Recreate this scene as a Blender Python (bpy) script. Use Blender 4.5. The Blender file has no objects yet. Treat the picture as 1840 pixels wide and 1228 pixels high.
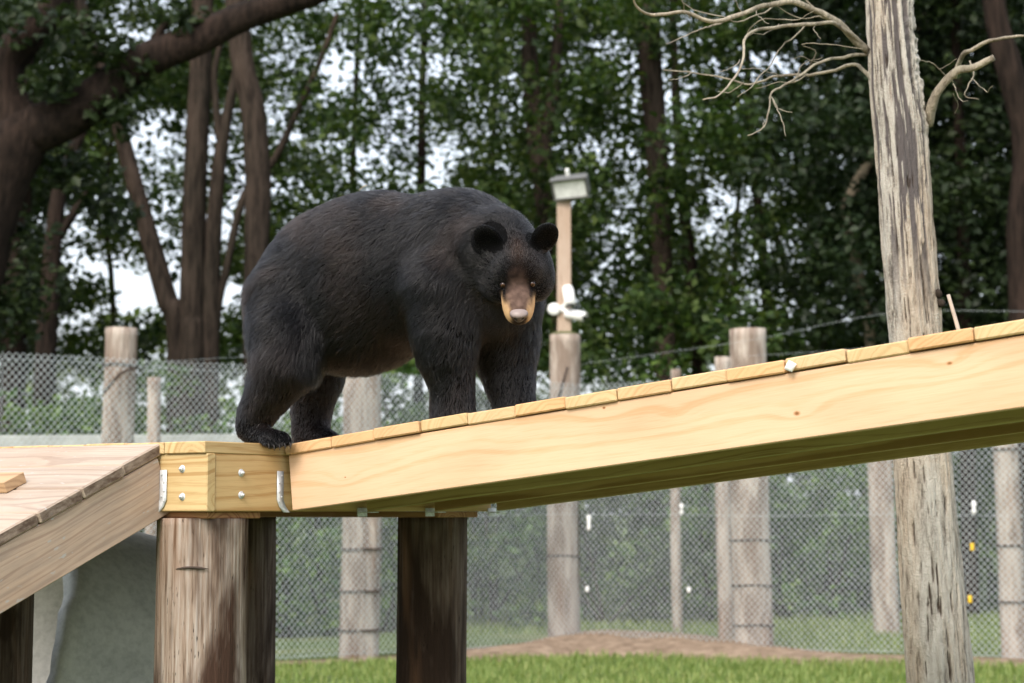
import bpy, math, random
import numpy as np
from mathutils import Vector, Matrix

random.seed(7)
RNG = np.random.default_rng(11)
SC = bpy.context.scene
COL = SC.collection

# ---------------------------------------------------------------- camera, sky, sun, exposure
F_PX, U0, V0, HORIZON = 3480.0, 920.0, 614.0, 918.0
PITCH = math.atan((HORIZON - V0) / F_PX)
EYE = 1.60
cam_d = bpy.data.cameras.new('camera')
cam_d.sensor_width = 36.0
cam_d.lens = F_PX / 1840.0 * 36.0
cam_d.clip_start = 0.05
cam_d.clip_end = 2000.0
cam_d.dof.use_dof = True
cam_d.dof.focus_distance = 5.98
cam_d.dof.aperture_fstop = 4.2
cam = bpy.data.objects.new('camera', cam_d)
COL.objects.link(cam)
cam.location = (0, 0, EYE)
cam.rotation_euler = (math.pi / 2 + PITCH, 0, 0)
SC.camera = cam

SUN_EL, SUN_AZ = math.radians(42), math.radians(205)      # azimuth measured clockwise from +Y
world = bpy.data.worlds.new('World')
SC.world = world
world.use_nodes = True
wn = world.node_tree
bg = wn.nodes['Background']
sky = wn.nodes.new('ShaderNodeTexSky')
sky.sky_type = 'NISHITA'
sky.sun_disc = False
sky.sun_elevation = SUN_EL
sky.sun_rotation = SUN_AZ
sky.dust_density = 6.0
sky.air_density = 1.0
sky.ozone_density = 1.0
cover = wn.nodes.new('ShaderNodeMix'); cover.data_type = 'RGBA'      # thin even cloud cover over the blue
cover.inputs[0].default_value = 0.62
wn.links.new(sky.outputs[0], cover.inputs[6])
cover.inputs[7].default_value = (5.2, 5.5, 5.9, 1)
wn.links.new(cover.outputs[2], bg.inputs[0])
bg.inputs[1].default_value = 0.15

sun_d = bpy.data.lights.new('sun', 'SUN')
sun_d.energy = 1.3
sun_d.angle = math.radians(25)
sun_d.color = (1.0, 0.95, 0.88)
sun = bpy.data.objects.new('sun', sun_d)
COL.objects.link(sun)
sdir = Vector((math.sin(SUN_AZ) * math.cos(SUN_EL), math.cos(SUN_AZ) * math.cos(SUN_EL), math.sin(SUN_EL)))
sun.rotation_euler = sdir.to_track_quat('Z', 'Y').to_euler()

SC.view_settings.view_transform = 'Standard'
SC.view_settings.look = 'None'
SC.view_settings.gamma = 1.0
SC.view_settings.exposure = 1.05
SC.view_settings.use_curve_mapping = False
SC.cycles.use_denoising = True
SC.cycles.max_bounces = 6
SC.cycles.diffuse_bounces = 3
SC.cycles.glossy_bounces = 3
SC.cycles.transmission_bounces = 4
SC.cycles.caustics_reflective = False
SC.cycles.caustics_refractive = False
SC.cycles.sample_clamp_indirect = 4.0

# ---------------------------------------------------------------- pixel <-> place
CP, SP = math.cos(PITCH), math.sin(PITCH)
def ray(u, v):
    a, b = (u - U0) / F_PX, (V0 - v) / F_PX
    return np.array([a, CP - b * SP, SP + b * CP])
def at(u, v, Y):
    r = ray(u, v)
    return np.array([0, 0, EYE]) + r * (Y / r[1])
def proj(p):
    x, y, z = p[0], p[1], p[2] - EYE
    zc, yc = y * CP + z * SP, -y * SP + z * CP
    return U0 + F_PX * x / zc, V0 - F_PX * yc / zc
def ppm(Y):
    return F_PX / Y

# frame of the ramp: s along it (to the right and towards the viewer), t across it (away), h above eye level
O2 = np.array([-0.754, 6.43])
_d = np.array([0.8131, -0.5821]); DV = _d / np.linalg.norm(_d)
NV = np.array([-DV[1], DV[0]])
def W(s, t, h):
    p = O2 + DV * s + NV * t
    return np.array([p[0], p[1], EYE + h])
def Wn(a):
    a = np.asarray(a, float)
    xy = O2 + a[:, 0:1] * DV + a[:, 1:2] * NV
    return np.column_stack([xy, a[:, 2] + EYE])
def L_of(p):
    q = np.asarray(p)[:2] - O2
    return np.array([q @ DV, q @ NV, p[2] - EYE])
def on_t(u, v, t):
    """local (s,t,h) of the pixel's ray where it meets the upright plane at t"""
    r = ray(u, v)
    k = (t + O2 @ NV) / (r[:2] @ NV)
    return L_of(np.array([0, 0, EYE]) + r * k)
FRAME = Matrix(((DV[0], NV[0], 0, O2[0]), (DV[1], NV[1], 0, O2[1]), (0, 0, 1, EYE), (0, 0, 0, 1)))

# ---------------------------------------------------------------- noise
_TAB = np.random.default_rng(5).random(4096)
def vnoise(p, seed=0):
    p = np.asarray(p, float)
    i = np.floor(p).astype(np.int64); f = p - i; f = f * f * (3 - 2 * f)
    def hsh(a, b, c):
        return _TAB[((a * 73856093) ^ (b * 19349663) ^ (c * 83492791) ^ (seed * 2654435)) & 4095]
    x, y, z = i[..., 0], i[..., 1], i[..., 2]
    fx, fy, fz = f[..., 0], f[..., 1], f[..., 2]
    r = 0
    for dx in (0, 1):
        for dy in (0, 1):
            for dz in (0, 1):
                w = (fx if dx else 1 - fx) * (fy if dy else 1 - fy) * (fz if dz else 1 - fz)
                r = r + w * hsh(x + dx, y + dy, z + dz)
    return r
def fbm(p, seed=0, o=3):
    r, a, tot = 0, 1.0, 0
    p = np.asarray(p, float)
    for k in range(o):
        r = r + a * vnoise(p, seed + k * 17); tot += a; a *= .5; p = p * 2.03
    return r / tot

# ---------------------------------------------------------------- mesh and object helpers
def mesh_np(name, verts, faces, smooth=False):
    """faces: list of int arrays (n,3) / (n,4)"""
    me = bpy.data.meshes.new(name)
    verts = np.asarray(verts, np.float32)
    if not isinstance(faces, (list, tuple)): faces = [faces]
    faces = [np.asarray(f, np.int32) for f in faces if len(f)]
    me.vertices.add(len(verts)); me.vertices.foreach_set('co', verts.ravel())
    idx = np.concatenate([f.ravel() for f in faces])
    tot = np.concatenate([np.full(len(f), f.shape[1], np.int32) for f in faces])
    st = np.concatenate([[0], np.cumsum(tot)[:-1]]).astype(np.int32)
    me.loops.add(len(idx)); me.loops.foreach_set('vertex_index', idx)
    me.polygons.add(len(tot)); me.polygons.foreach_set('loop_start', st)
    me.update(calc_edges=True); me.validate()
    if smooth: me.polygons.foreach_set('use_smooth', np.ones(len(me.polygons), bool))
    return me
def obj(name, me, mat=None, parent=None, mw=None):
    o = bpy.data.objects.new(name, me)
    COL.objects.link(o)
    if mat is not None and me is not None and not me.materials: me.materials.append(mat)
    if parent is not None:
        o.parent = parent
        o.matrix_parent_inverse = parent.matrix_basis.inverted()
    if mw is not None: o.matrix_basis = mw
    return o
def tag(o, label=None, cat=None, group=None, kind=None):
    for k, v in (('label', label), ('category', cat), ('group', group), ('kind', kind)):
        if v: o[k] = v
    return o
def thing(name, label, cat, loc=(0, 0, 0), group=None):
    o = bpy.data.objects.new(name, None); COL.objects.link(o)
    o.empty_display_size = .1
    o.matrix_basis = Matrix.Translation(Vector([float(c) for c in loc]))
    return tag(o, label, cat, group)

_boxes = {}
def box_mesh(lx, ly, lz, bev=.003):
    key = (round(lx, 4), round(ly, 4), round(lz, 4), bev)
    if key in _boxes: return _boxes[key]
    import bmesh
    bm = bmesh.new(); bmesh.ops.create_cube(bm, size=1)
    for v in bm.verts: v.co = Vector((v.co.x * lx, v.co.y * ly, v.co.z * lz))
    if bev: bmesh.ops.bevel(bm, geom=bm.edges[:], offset=bev, segments=1, affect='EDGES')
    me = bpy.data.meshes.new('board'); bm.to_mesh(me); bm.free()
    _boxes[key] = me
    return me
def board(name, size, center, xdir, zdir, mat, parent, bev=.003):
    """a plank: local x is its length"""
    x = Vector(xdir).normalized(); z = Vector(zdir); y = z.cross(x).normalized(); z = x.cross(y)
    M = Matrix((x, y, z)).transposed().to_4x4(); M.translation = Vector([float(c) for c in center])
    me = box_mesh(*size, bev).copy()
    me.materials.clear()
    o = obj(name, me, mat, parent)
    o.matrix_basis = M
    return o

def catmull(P, n):
    P = np.asarray(P, float)
    if len(P) == 2:
        return P[0] + (P[1] - P[0]) * np.linspace(0, 1, n)[:, None]
    Q = np.vstack([2 * P[0] - P[1], P, 2 * P[-1] - P[-2]])
    out = []
    for x in np.linspace(0, len(P) - 1 - 1e-6, n):
        i = int(x); f = x - i
        a, b, c, d = Q[i], Q[i + 1], Q[i + 2], Q[i + 3]
        out.append(.5 * (2 * b + (c - a) * f + (2 * a - 5 * b + 4 * c - d) * f * f + (3 * b - a - 3 * c + d) * f ** 3))
    return np.array(out)
def tube_np(path, rad, seg=12, rough=0.0, freq=(8, 1.5), seed=0, cap=True):
    """ring loft along path; rough = relief relative to the radius, ridges run along the path"""
    path = np.asarray(path, float); n = len(path); rad = np.broadcast_to(np.asarray(rad, float), (n,))
    T = np.gradient(path, axis=0); T /= np.linalg.norm(T, axis=1)[:, None] + 1e-9
    ref = np.array([0.31, 0.95, 0.05]) if abs(T[0] @ np.array([0.31, 0.95, 0.05])) < .9 else np.array([1., 0, 0])
    A = np.cross(T, ref); A /= np.linalg.norm(A, axis=1)[:, None]
    B = np.cross(T, A)
    th = np.linspace(0, 2 * np.pi, seg, endpoint=False)
    c, s = np.cos(th), np.sin(th)
    R = np.repeat(rad[:, None], seg, 1)
    if rough:
        d = np.concatenate([[0], np.cumsum(np.linalg.norm(np.diff(path, axis=0), axis=1))])
        q = np.stack([np.broadcast_to(c * freq[0], (n, seg)), np.broadcast_to(s * freq[0], (n, seg)), np.broadcast_to((d * freq[1])[:, None], (n, seg))], -1)
        R = R * (1 + rough * (fbm(q, seed) - .5) * 2)
    V = path[:, None] + R[..., None] * (A[:, None] * c[None, :, None] + B[:, None] * s[None, :, None])
    V = V.reshape(-1, 3)
    i = np.arange(n - 1)[:, None] * seg; j = np.arange(seg)[None]; j2 = (j + 1) % seg
    Fq = np.stack([i + j, i + j2, i + seg + j2, i + seg + j], -1).reshape(-1, 4)
    faces = [Fq]
    if cap:
        V = np.vstack([V, path[0], path[-1]]); a, b = len(V) - 2, len(V) - 1
        jj = np.arange(seg); k = (n - 1) * seg
        faces.append(np.vstack([np.column_stack([(jj + 1) % seg, jj, np.full(seg, a)]), np.column_stack([k + jj, k + (jj + 1) % seg, np.full(seg, b)])]))
    return V, faces
class Acc:
    def __init__(s): s.v = []; s.f = {3: [], 4: []}; s.n = 0
    def add(s, V, faces):
        s.v.append(np.asarray(V, float))
        for f in faces: s.f[f.shape[1]].append(f + s.n)
        s.n += len(V); return s
    def mesh(s, name, smooth=True):
        return mesh_np(name, np.vstack(s.v), [np.vstack(x) for x in s.f.values() if x], smooth)

# ---------------------------------------------------------------- materials
class NT:
    def __init__(s, name):
        s.m = bpy.data.materials.new(name); s.m.use_nodes = True
        s.t = s.m.node_tree; s.b = s.t.nodes['Principled BSDF']; s.out = s.t.nodes['Material Output']
    def n(s, typ, **kw):
        x = s.t.nodes.new(typ)
        for k, v in kw.items():
            if isinstance(v, bpy.types.NodeSocket): s.t.links.new(v, x.inputs[k])
            elif k in x.inputs.keys() and k not in ('operation',): x.inputs[k].default_value = v
            else: setattr(x, k, v)
        return x
    def l(s, a, b): s.t.links.new(a, b)
    def math(s, op, a, b=0.0, c=None):
        x = s.t.nodes.new('ShaderNodeMath'); x.operation = op
        for i, q in enumerate((a, b) if c is None else (a, b, c)):
            if isinstance(q, bpy.types.NodeSocket): s.l(q, x.inputs[i])
            else: x.inputs[i].default_value = q
        return x.outputs[0]
    def mapping(s, vec, scale=(1, 1, 1), loc=(0, 0, 0)):
        x = s.t.nodes.new('ShaderNodeMapping'); s.l(vec, x.inputs[0])
        x.inputs['Scale'].default_value = scale; x.inputs['Location'].default_value = loc
        return x.outputs[0]
    def noise(s, vec, scale, detail=3, rough=.55, dist=0.0, fac=True):
        x = s.t.nodes.new('ShaderNodeTexNoise'); s.l(vec, x.inputs['Vector'])
        x.inputs['Scale'].default_value = scale; x.inputs['Detail'].default_value = detail
        x.inputs['Roughness'].default_value = rough; x.inputs['Distortion'].default_value = dist
        return x.outputs[0] if fac else x.outputs[1]
    def ramp(s, fac, stops, interp='LINEAR'):
        x = s.t.nodes.new('ShaderNodeValToRGB'); s.l(fac, x.inputs[0]); cr = x.color_ramp; cr.interpolation = interp
        while len(cr.elements) > 1: cr.elements.remove(cr.elements[-1])
        cr.elements[0].position = stops[0][0]; cr.elements[0].color = (*stops[0][1], 1)
        for p, c in stops[1:]:
            e = cr.elements.new(p); e.color = (*c, 1)
        return x.outputs[0]
    def mix(s, fac, a, b, mode='MIX'):
        x = s.t.nodes.new('ShaderNodeMix'); x.data_type = 'RGBA'; x.blend_type = mode; x.clamp_factor = True
        for sock, q in ((x.inputs[0], fac), (x.inputs[6], a), (x.inputs[7], b)):
            if isinstance(q, bpy.types.NodeSocket): s.l(q, sock)
            else: sock.default_value = q if not isinstance(q, tuple) else (*q, 1) if len(q) == 3 else q
        return x.outputs[2]
    def bump(s, h, strength=.3, dist=.01):
        x = s.t.nodes.new('ShaderNodeBump'); s.l(h, x.inputs['Height'])
        x.inputs['Strength'].default_value = strength; x.inputs['Distance'].default_value = dist
        s.l(x.outputs[0], s.b.inputs['Normal'])
    def coords(s, kind='Object'):
        return s.t.nodes.new('ShaderNodeTexCoord').outputs[kind]
    def done(s, color=None, rough=.6, spec=.3, metal=0.0):
        if color is not None:
            if isinstance(color, bpy.types.NodeSocket): s.l(color, s.b.inputs['Base Color'])
            else: s.b.inputs['Base Color'].default_value = (*color, 1)
        if isinstance(rough, bpy.types.NodeSocket): s.l(rough, s.b.inputs['Roughness'])
        else: s.b.inputs['Roughness'].default_value = rough
        s.b.inputs['Specular IOR Level'].default_value = spec
        s.b.inputs['Metallic'].default_value = metal
        return s.m

def mat_wood(name, light, dark, hue_a=None, hue_b=None, knots=(), weather=0.0, ringfreq=95.0, endgrain=0.0):
    """sawn timber: growth rings about a pith off the board, long grain along local x; knots = [(x, z, radius)]"""
    m = NT(name); co = m.coords()
    oi = m.n('ShaderNodeObjectInfo'); rnd = oi.outputs['Random']
    off = m.n('ShaderNodeCombineXYZ', X=m.math('MULTIPLY', rnd, 37.0), Y=m.math('MULTIPLY', rnd, 11.0), Z=m.math('MULTIPLY', rnd, 23.0)).outputs[0]
    p = m.n('ShaderNodeVectorMath', operation='ADD'); m.l(co, p.inputs[0]); m.l(off, p.inputs[1]); p = p.outputs[0]
    warp = m.noise(m.mapping(p, (.9, 2.5, 2.5)), 1.0, 2)
    warp2 = m.noise(m.mapping(p, (3.0, 22, 22)), 1.0, 2)
    sep = m.n('ShaderNodeSeparateXYZ'); m.l(co, sep.inputs[0])
    x, y, z = sep.outputs
    dz = m.math('ADD', m.math('MULTIPLY', warp, .16), m.math('MULTIPLY', warp2, .018))
    kd_all = None
    for (kx, kz, kr) in knots:
        a = m.math('MULTIPLY', m.math('SUBTRACT', x, kx), .42); b = m.math('SUBTRACT', z, kz)
        r2 = m.math('ADD', m.math('MULTIPLY', a, a), m.math('MULTIPLY', b, b))
        g = m.math('DIVIDE', 1.0, m.math('ADD', 1.0, m.math('MULTIPLY', r2, 900.0)))
        dz = m.math('ADD', dz, m.math('MULTIPLY', g, .045))
        a2 = m.math('SUBTRACT', x, kx)
        rr = m.math('SQRT', m.math('ADD', m.math('MULTIPLY', m.math('MULTIPLY', a2, a2), .45), m.math('MULTIPLY', b, b)))
        k = m.math('DIVIDE', m.math('ADD', rr, m.math('MULTIPLY', m.noise(m.mapping(co, (60, 60, 60)), 1.0, 2), kr * .6)), kr * 1.3)
        kd_all = k if kd_all is None else m.math('MINIMUM', kd_all, k)
    yy = m.math('ADD', y, m.math('ADD', m.math('MULTIPLY', rnd, .05), .03))
    zz = m.math('ADD', m.math('ADD', z, dz), m.math('MULTIPLY', m.math('SUBTRACT', rnd, .5), .10))
    r = m.math('SQRT', m.math('ADD', m.math('MULTIPLY', yy, yy), m.math('MULTIPLY', zz, zz)))
    n1 = m.t.nodes.new('ShaderNodeTexNoise'); n1.noise_dimensions = '1D'; m.l(m.math('ADD', r, m.math('MULTIPLY', rnd, 5.0)), n1.inputs['W'])
    n1.inputs['Scale'].default_value = ringfreq; n1.inputs['Detail'].default_value = 2.0
    fine = m.noise(m.mapping(p, (12, 260, 260)), 1.0, 2)
    g = m.math('ADD', m.math('MULTIPLY', n1.outputs[0], .75), m.math('MULTIPLY', fine, .25))
    col = m.ramp(g, [(.36, dark), (.52, light), (.75, tuple(min(1, c * 1.06) for c in light))])
    if hue_a: col = m.mix(1.0, col, m.ramp(rnd, [(0, hue_a), (.5, (1, 1, 1)), (1, hue_b)]), 'MULTIPLY')
    blot = m.noise(m.mapping(p, (2.0, 6, 6)), 1.0, 3)
    col = m.mix(1.0, col, m.ramp(blot, [(.3, (.88, .84, .80)), (.6, (1, 1, 1))]), 'MULTIPLY')
    if weather:
        wv = m.noise(m.mapping(p, (4, 30, 30)), 1.0, 4, .65)
        col = m.mix(m.math('MULTIPLY', m.ramp(wv, [(.40, (0, 0, 0)), (.66, (1, 1, 1))]), weather), col, (.20, .17, .15))
        sp = m.noise(m.mapping(p, (25, 60, 60)), 1.0, 2)
        col = m.mix(m.ramp(sp, [(.66, (0, 0, 0)), (.74, (1, 1, 1))]), col, (.42, .39, .36))
    if endgrain:                                    # sawn ends drink water and go dark
        vt = m.t.nodes.new('ShaderNodeVectorTransform'); vt.vector_type = 'NORMAL'; vt.convert_from = 'WORLD'; vt.convert_to = 'OBJECT'
        m.l(m.n('ShaderNodeNewGeometry').outputs['True Normal'], vt.inputs[0])
        sx_ = m.n('ShaderNodeSeparateXYZ'); m.l(vt.outputs[0], sx_.inputs[0])
        en = m.noise(m.mapping(p, (3, 14, 40)), 1.0, 4, .65)
        col = m.mix(m.math('MULTIPLY', m.math('POWER', m.math('ABSOLUTE', sx_.outputs[0]), 4.0), m.ramp(en, [(.35, (endgrain * .35,) * 3), (.6, (endgrain,) * 3)])), col, (.085, .052, .036))
    if kd_all is not None:
        col = m.mix(m.ramp(kd_all, [(.55, (1, 1, 1)), (1.5, (.0, .0, .0))]), col, (.40, .19, .07))
        col = m.mix(m.ramp(kd_all, [(.2, (1, 1, 1)), (.75, (0, 0, 0))]), col, (.11, .045, .02))
    m.bump(m.math('ADD', g, m.math('MULTIPLY', fine, .5)), .25, .002)
    return m.done(col, .62, .25)

PINE_L, PINE_D = (.66, .44, .235), (.50, .295, .125)
M_PINE = mat_wood('pine_plank', (.61, .425, .245), (.54, .355, .185), (.92, 1.0, .92), (1.04, .90, .78))
M_PLAT = mat_wood('pine_yellow', (.58, .43, .23), (.45, .29, .13), (.98, 1.0, .96), (1.02, .96, .88), knots=[(.30, -.035, .010)], ringfreq=70)
M_JOIST = mat_wood('pine_joist', (.50, .36, .18), (.33, .21, .09), (.9, 1, .95), (1, .95, .9), ringfreq=70)
M_SILL = mat_wood('pine_sill', (.40, .22, .11), (.26, .12, .06))
M_OLD = mat_wood('weathered_board', (.50, .39, .31), (.38, .28, .22), (.9, .94, 1), (1.05, 1, .95), weather=.35)
M_OLDTOP = mat_wood('bleached_plank', (.45, .36, .285), (.35, .265, .205), (.95, .98, 1), (1.03, 1, .96), weather=.15, endgrain=.95)
M_CLEAT = mat_wood('cleat_wood', (.50, .34, .20), (.36, .23, .13))

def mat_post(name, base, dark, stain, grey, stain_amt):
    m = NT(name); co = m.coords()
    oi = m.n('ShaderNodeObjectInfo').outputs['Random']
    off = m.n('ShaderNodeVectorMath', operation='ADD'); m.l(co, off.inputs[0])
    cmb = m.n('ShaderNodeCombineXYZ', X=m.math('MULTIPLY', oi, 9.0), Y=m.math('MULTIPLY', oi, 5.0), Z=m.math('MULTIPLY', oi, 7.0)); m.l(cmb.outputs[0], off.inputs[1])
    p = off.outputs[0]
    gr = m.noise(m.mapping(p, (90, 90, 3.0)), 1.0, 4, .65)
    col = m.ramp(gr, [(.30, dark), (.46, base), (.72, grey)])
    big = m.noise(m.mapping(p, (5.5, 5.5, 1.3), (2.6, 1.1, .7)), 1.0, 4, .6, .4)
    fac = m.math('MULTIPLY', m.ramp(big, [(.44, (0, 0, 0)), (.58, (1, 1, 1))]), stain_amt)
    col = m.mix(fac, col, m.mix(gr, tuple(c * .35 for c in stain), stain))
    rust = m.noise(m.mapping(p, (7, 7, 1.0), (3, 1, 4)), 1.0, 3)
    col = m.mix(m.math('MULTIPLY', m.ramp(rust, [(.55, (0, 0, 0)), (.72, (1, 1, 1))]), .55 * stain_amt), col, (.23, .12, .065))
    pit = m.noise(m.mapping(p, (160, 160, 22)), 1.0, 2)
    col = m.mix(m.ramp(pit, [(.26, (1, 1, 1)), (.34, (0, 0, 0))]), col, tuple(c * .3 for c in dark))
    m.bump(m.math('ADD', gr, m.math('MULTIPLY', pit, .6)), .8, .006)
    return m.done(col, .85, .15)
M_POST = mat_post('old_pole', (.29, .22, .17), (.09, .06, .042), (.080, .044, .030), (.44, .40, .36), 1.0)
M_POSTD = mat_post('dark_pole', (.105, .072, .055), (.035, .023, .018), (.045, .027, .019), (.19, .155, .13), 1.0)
M_FPOST = mat_post('fence_pole', (.40, .34, .29), (.19, .145, .115), (.23, .16, .12), (.56, .52, .47), .75)

def mat_simple(name, col, rough=.6, spec=.3, metal=0.0, nscale=8.0, var=.25):
    m = NT(name); co = m.coords()
    n = m.noise(co, nscale, 4)
    c = m.mix(1.0, col, m.ramp(n, [(.3, (1 - var,) * 3), (.7, (1 + var * .4,) * 3)]), 'MULTIPLY')
    return m.done(c, rough, spec, metal)
M_GALV = mat_simple('galvanised_steel', (.68, .70, .72), .5, .5, .3, 60, .25)
M_WIRE = mat_simple('fence_wire', (.52, .57, .59), .5, .5, .3, 5, .2)
M_STRAP = mat_simple('rusty_wire', (.075, .055, .045), .8, .2, 0, 20, .3)
M_WHITE = mat_simple('white_plastic', (.80, .80, .79), .45, .4, 0, 12, .08)
M_YELLOW = mat_simple('yellow_plastic', (.75, .48, .03), .45, .4, 0, 12, .08)
M_LAMP = mat_simple('grey_aluminium', (.13, .13, .125), .5, .4, .2, 12, .2)
M_LENS = mat_simple('milky_lens', (.78, .79, .79), .25, .5, 0, 7, .35)
M_DARK = mat_simple('dark_glass', (.02, .02, .022), .2, .5, 0, 5, .1)
M_MOSS = mat_simple('mossy_cap', (.13, .14, .06), .9, .1, 0, 18, .5)
M_PAPER = mat_simple('white_paper', (.85, .85, .83), .7, .2, 0, 30, .06)
M_MAST = mat_wood('mast_wood', (.45, .35, .28), (.33, .24, .18))
M_RAIL = mat_simple('pale_rail', (.48, .50, .47), .8, .2, 0, 4, .3)
M_STICK = mat_simple('peeled_stick', (.42, .36, .30), .8, .2, 0, 20, .25)

def mat_concrete():
    m = NT('concrete'); co = m.coords()
    a = m.noise(co, 2.2, 5, .6, .3); b = m.noise(co, 38, 4, .6); c = m.noise(m.mapping(co, (1.2, 6, 6)), 3.0, 4, .65, .8)
    col = m.ramp(a, [(.30, (.40, .40, .39)), (.5, (.52, .52, .50)), (.72, (.62, .61, .58))])
    col = m.mix(m.ramp(c, [(.60, (0, 0, 0)), (.72, (1, 1, 1))]), col, (.50, .50, .48))
    col = m.mix(1.0, col, m.ramp(b, [(.3, (.82,) * 3), (.6, (1.05,) * 3)]), 'MULTIPLY')
    m.bump(m.math('ADD', b, m.math('MULTIPLY', a, 2.0)), .35, .006)
    return m.done(col, .85, .2)
M_CONC = mat_concrete()

def mat_bark(name, dark, mid, fz=1.0):
    m = NT(name); co = m.coords()
    v = m.noise(m.mapping(co, (14, 14, 2.2 * fz)), 1.0, 5, .65)
    b = m.noise(m.mapping(co, (1.3, 1.3, .5)), 1.0, 3)
    col = m.ramp(v, [(.33, dark), (.62, mid)])
    col = m.mix(1.0, col, m.ramp(b, [(.3, (.7, .75, .7)), (.7, (1.15, 1.1, 1.05))]), 'MULTIPLY')
    m.bump(v, .9, .05)
    return m.done(col, .9, .1)
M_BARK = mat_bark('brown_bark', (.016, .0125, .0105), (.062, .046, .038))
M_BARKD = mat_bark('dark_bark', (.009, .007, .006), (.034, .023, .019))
M_BARKP = mat_bark('pale_bark', (.10, .085, .065), (.27, .22, .17))

def mat_deadwood():
    m = NT('dead_wood'); co = m.coords()
    v = m.noise(m.mapping(co, (34, 34, 8.0)), 1.0, 6, .68)
    pl = m.noise(m.mapping(co, (12, 12, 2.2)), 1.0, 4, .6, .5)
    big = m.noise(m.mapping(co, (4, 4, .8)), 1.0, 3)
    col = m.ramp(v, [(.32, (.13, .10, .075)), (.45, (.36, .30, .235)), (.70, (.52, .46, .385))])
    col = m.mix(m.ramp(big, [(.45, (0, 0, 0)), (.62, (.75,) * 3)]), col, m.ramp(v, [(.32, (.15, .14, .125)), (.5, (.37, .36, .33)), (.72, (.50, .49, .46))]))
    at_ = m.n('ShaderNodeAttribute', attribute_name='bark'); sp_ = m.n('ShaderNodeSeparateColor'); m.l(at_.outputs['Color'], sp_.inputs[0])
    col = m.mix(sp_.outputs[0], col, m.mix(v, (.075, .066, .066), (.125, .112, .11)))
    col = m.mix(sp_.outputs[1], col, (.055, .040, .030))
    col = m.mix(m.math('MULTIPLY', sp_.outputs[2], .3), col, (.50, .50, .44))
    patch = sp_.outputs[0]
    rot = m.noise(m.mapping(co, (9, 9, 1.6), (7, 3, 1)), 1.0, 3)
    col = m.mix(m.math('MULTIPLY', m.ramp(rot, [(.68, (0, 0, 0)), (.74, (1, 1, 1))]), .6), col, (.16, .075, .035))
    lich = m.noise(co, 130, 3, .6)
    lm = m.noise(m.mapping(co, (3, 3, 1.1), (2, 5, 3)), 1.0, 2)
    col = m.mix(m.math('MULTIPLY', m.math('SUBTRACT', 1.0, sp_.outputs[0]), m.math('MULTIPLY', m.ramp(lich, [(.52, (0, 0, 0)), (.6, (1, 1, 1))]), m.ramp(lm, [(.5, (0, 0, 0)), (.6, (.45, .45, .45))]))), col, (.48, .48, .42))
    m.bump(m.math('ADD', v, m.math('MULTIPLY', lich, .4)), 1.0, .014)
    return m.done(col, .85, .15)
M_DEAD = mat_deadwood()
M_TWIG = mat_bark('grey_twig', (.15, .13, .105), (.38, .34, .28))

def mat_leaf(name, cols, trans=.35):
    m = NT(name)
    g = m.n('ShaderNodeNewGeometry'); oi = m.n('ShaderNodeObjectInfo')
    r = g.outputs['Random Per Island']
    col = m.ramp(r, [(i / (len(cols) - 1), c) for i, c in enumerate(cols)])
    col = m.mix(1.0, col, m.ramp(oi.outputs['Random'], [(0, (.8, .86, .85)), (1, (1.12, 1.08, 1.0))]), 'MULTIPLY')
    m.done(col, .5, .25)
    tr = m.n('ShaderNodeBsdfTranslucent'); m.l(m.mix(1.0, col, (1.25, 1.35, .6), 'MULTIPLY'), tr.inputs[0])
    mx = m.n('ShaderNodeMixShader'); mx.inputs[0].default_value = trans
    m.l(m.b.outputs[0], mx.inputs[1]); m.l(tr.outputs[0], mx.inputs[2]); m.l(mx.outputs[0], m.out.inputs[0])
    return m.m
M_LEAF = mat_leaf('maple_leaf', [(.017, .033, .011), (.032, .060, .016), (.052, .088, .022), (.090, .122, .032)])
M_LEAFD = mat_leaf('cedar_leaf', [(.012, .022, .010), (.021, .036, .014), (.033, .050, .018)], .2)
M_LEAFY = mat_leaf('yellow_leaf', [(.05, .085, .022), (.085, .115, .03), (.12, .14, .045)], .45)  # foliage whose own colour is yellow-green
M_LEAFS = mat_leaf('shrub_leaf', [(.035, .075, .024), (.065, .13, .035), (.11, .19, .048), (.16, .23, .06)], .3)
M_GRASS = mat_leaf('grass_blade', [(.11, .17, .045), (.16, .23, .065), (.22, .29, .09), (.30, .32, .13)], .3)

def mat_ground():
    m = NT('lawn_soil'); co = m.coords()
    a = m.noise(co, .7, 4); b = m.noise(co, 9, 4)
    col = m.ramp(b, [(.35, (.06, .085, .03)), (.6, (.12, .17, .055))])
    col = m.mix(m.ramp(a, [(.52, (0, 0, 0)), (.66, (1, 1, 1))]), col, (.17, .19, .08))
    m.bump(b, .5, .03)
    return m.done(col, .95, .1)
M_GROUND = mat_ground()
def mat_dirt():
    m = NT('bare_soil'); co = m.coords()
    b = m.noise(co, 7, 5, .65)
    col = m.ramp(b, [(.3, (.14, .10, .07)), (.55, (.27, .20, .145)), (.75, (.38, .30, .22))])
    m.bump(b, .7, .05)
    return m.done(col, .95, .1)
M_DIRT = mat_dirt()

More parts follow.
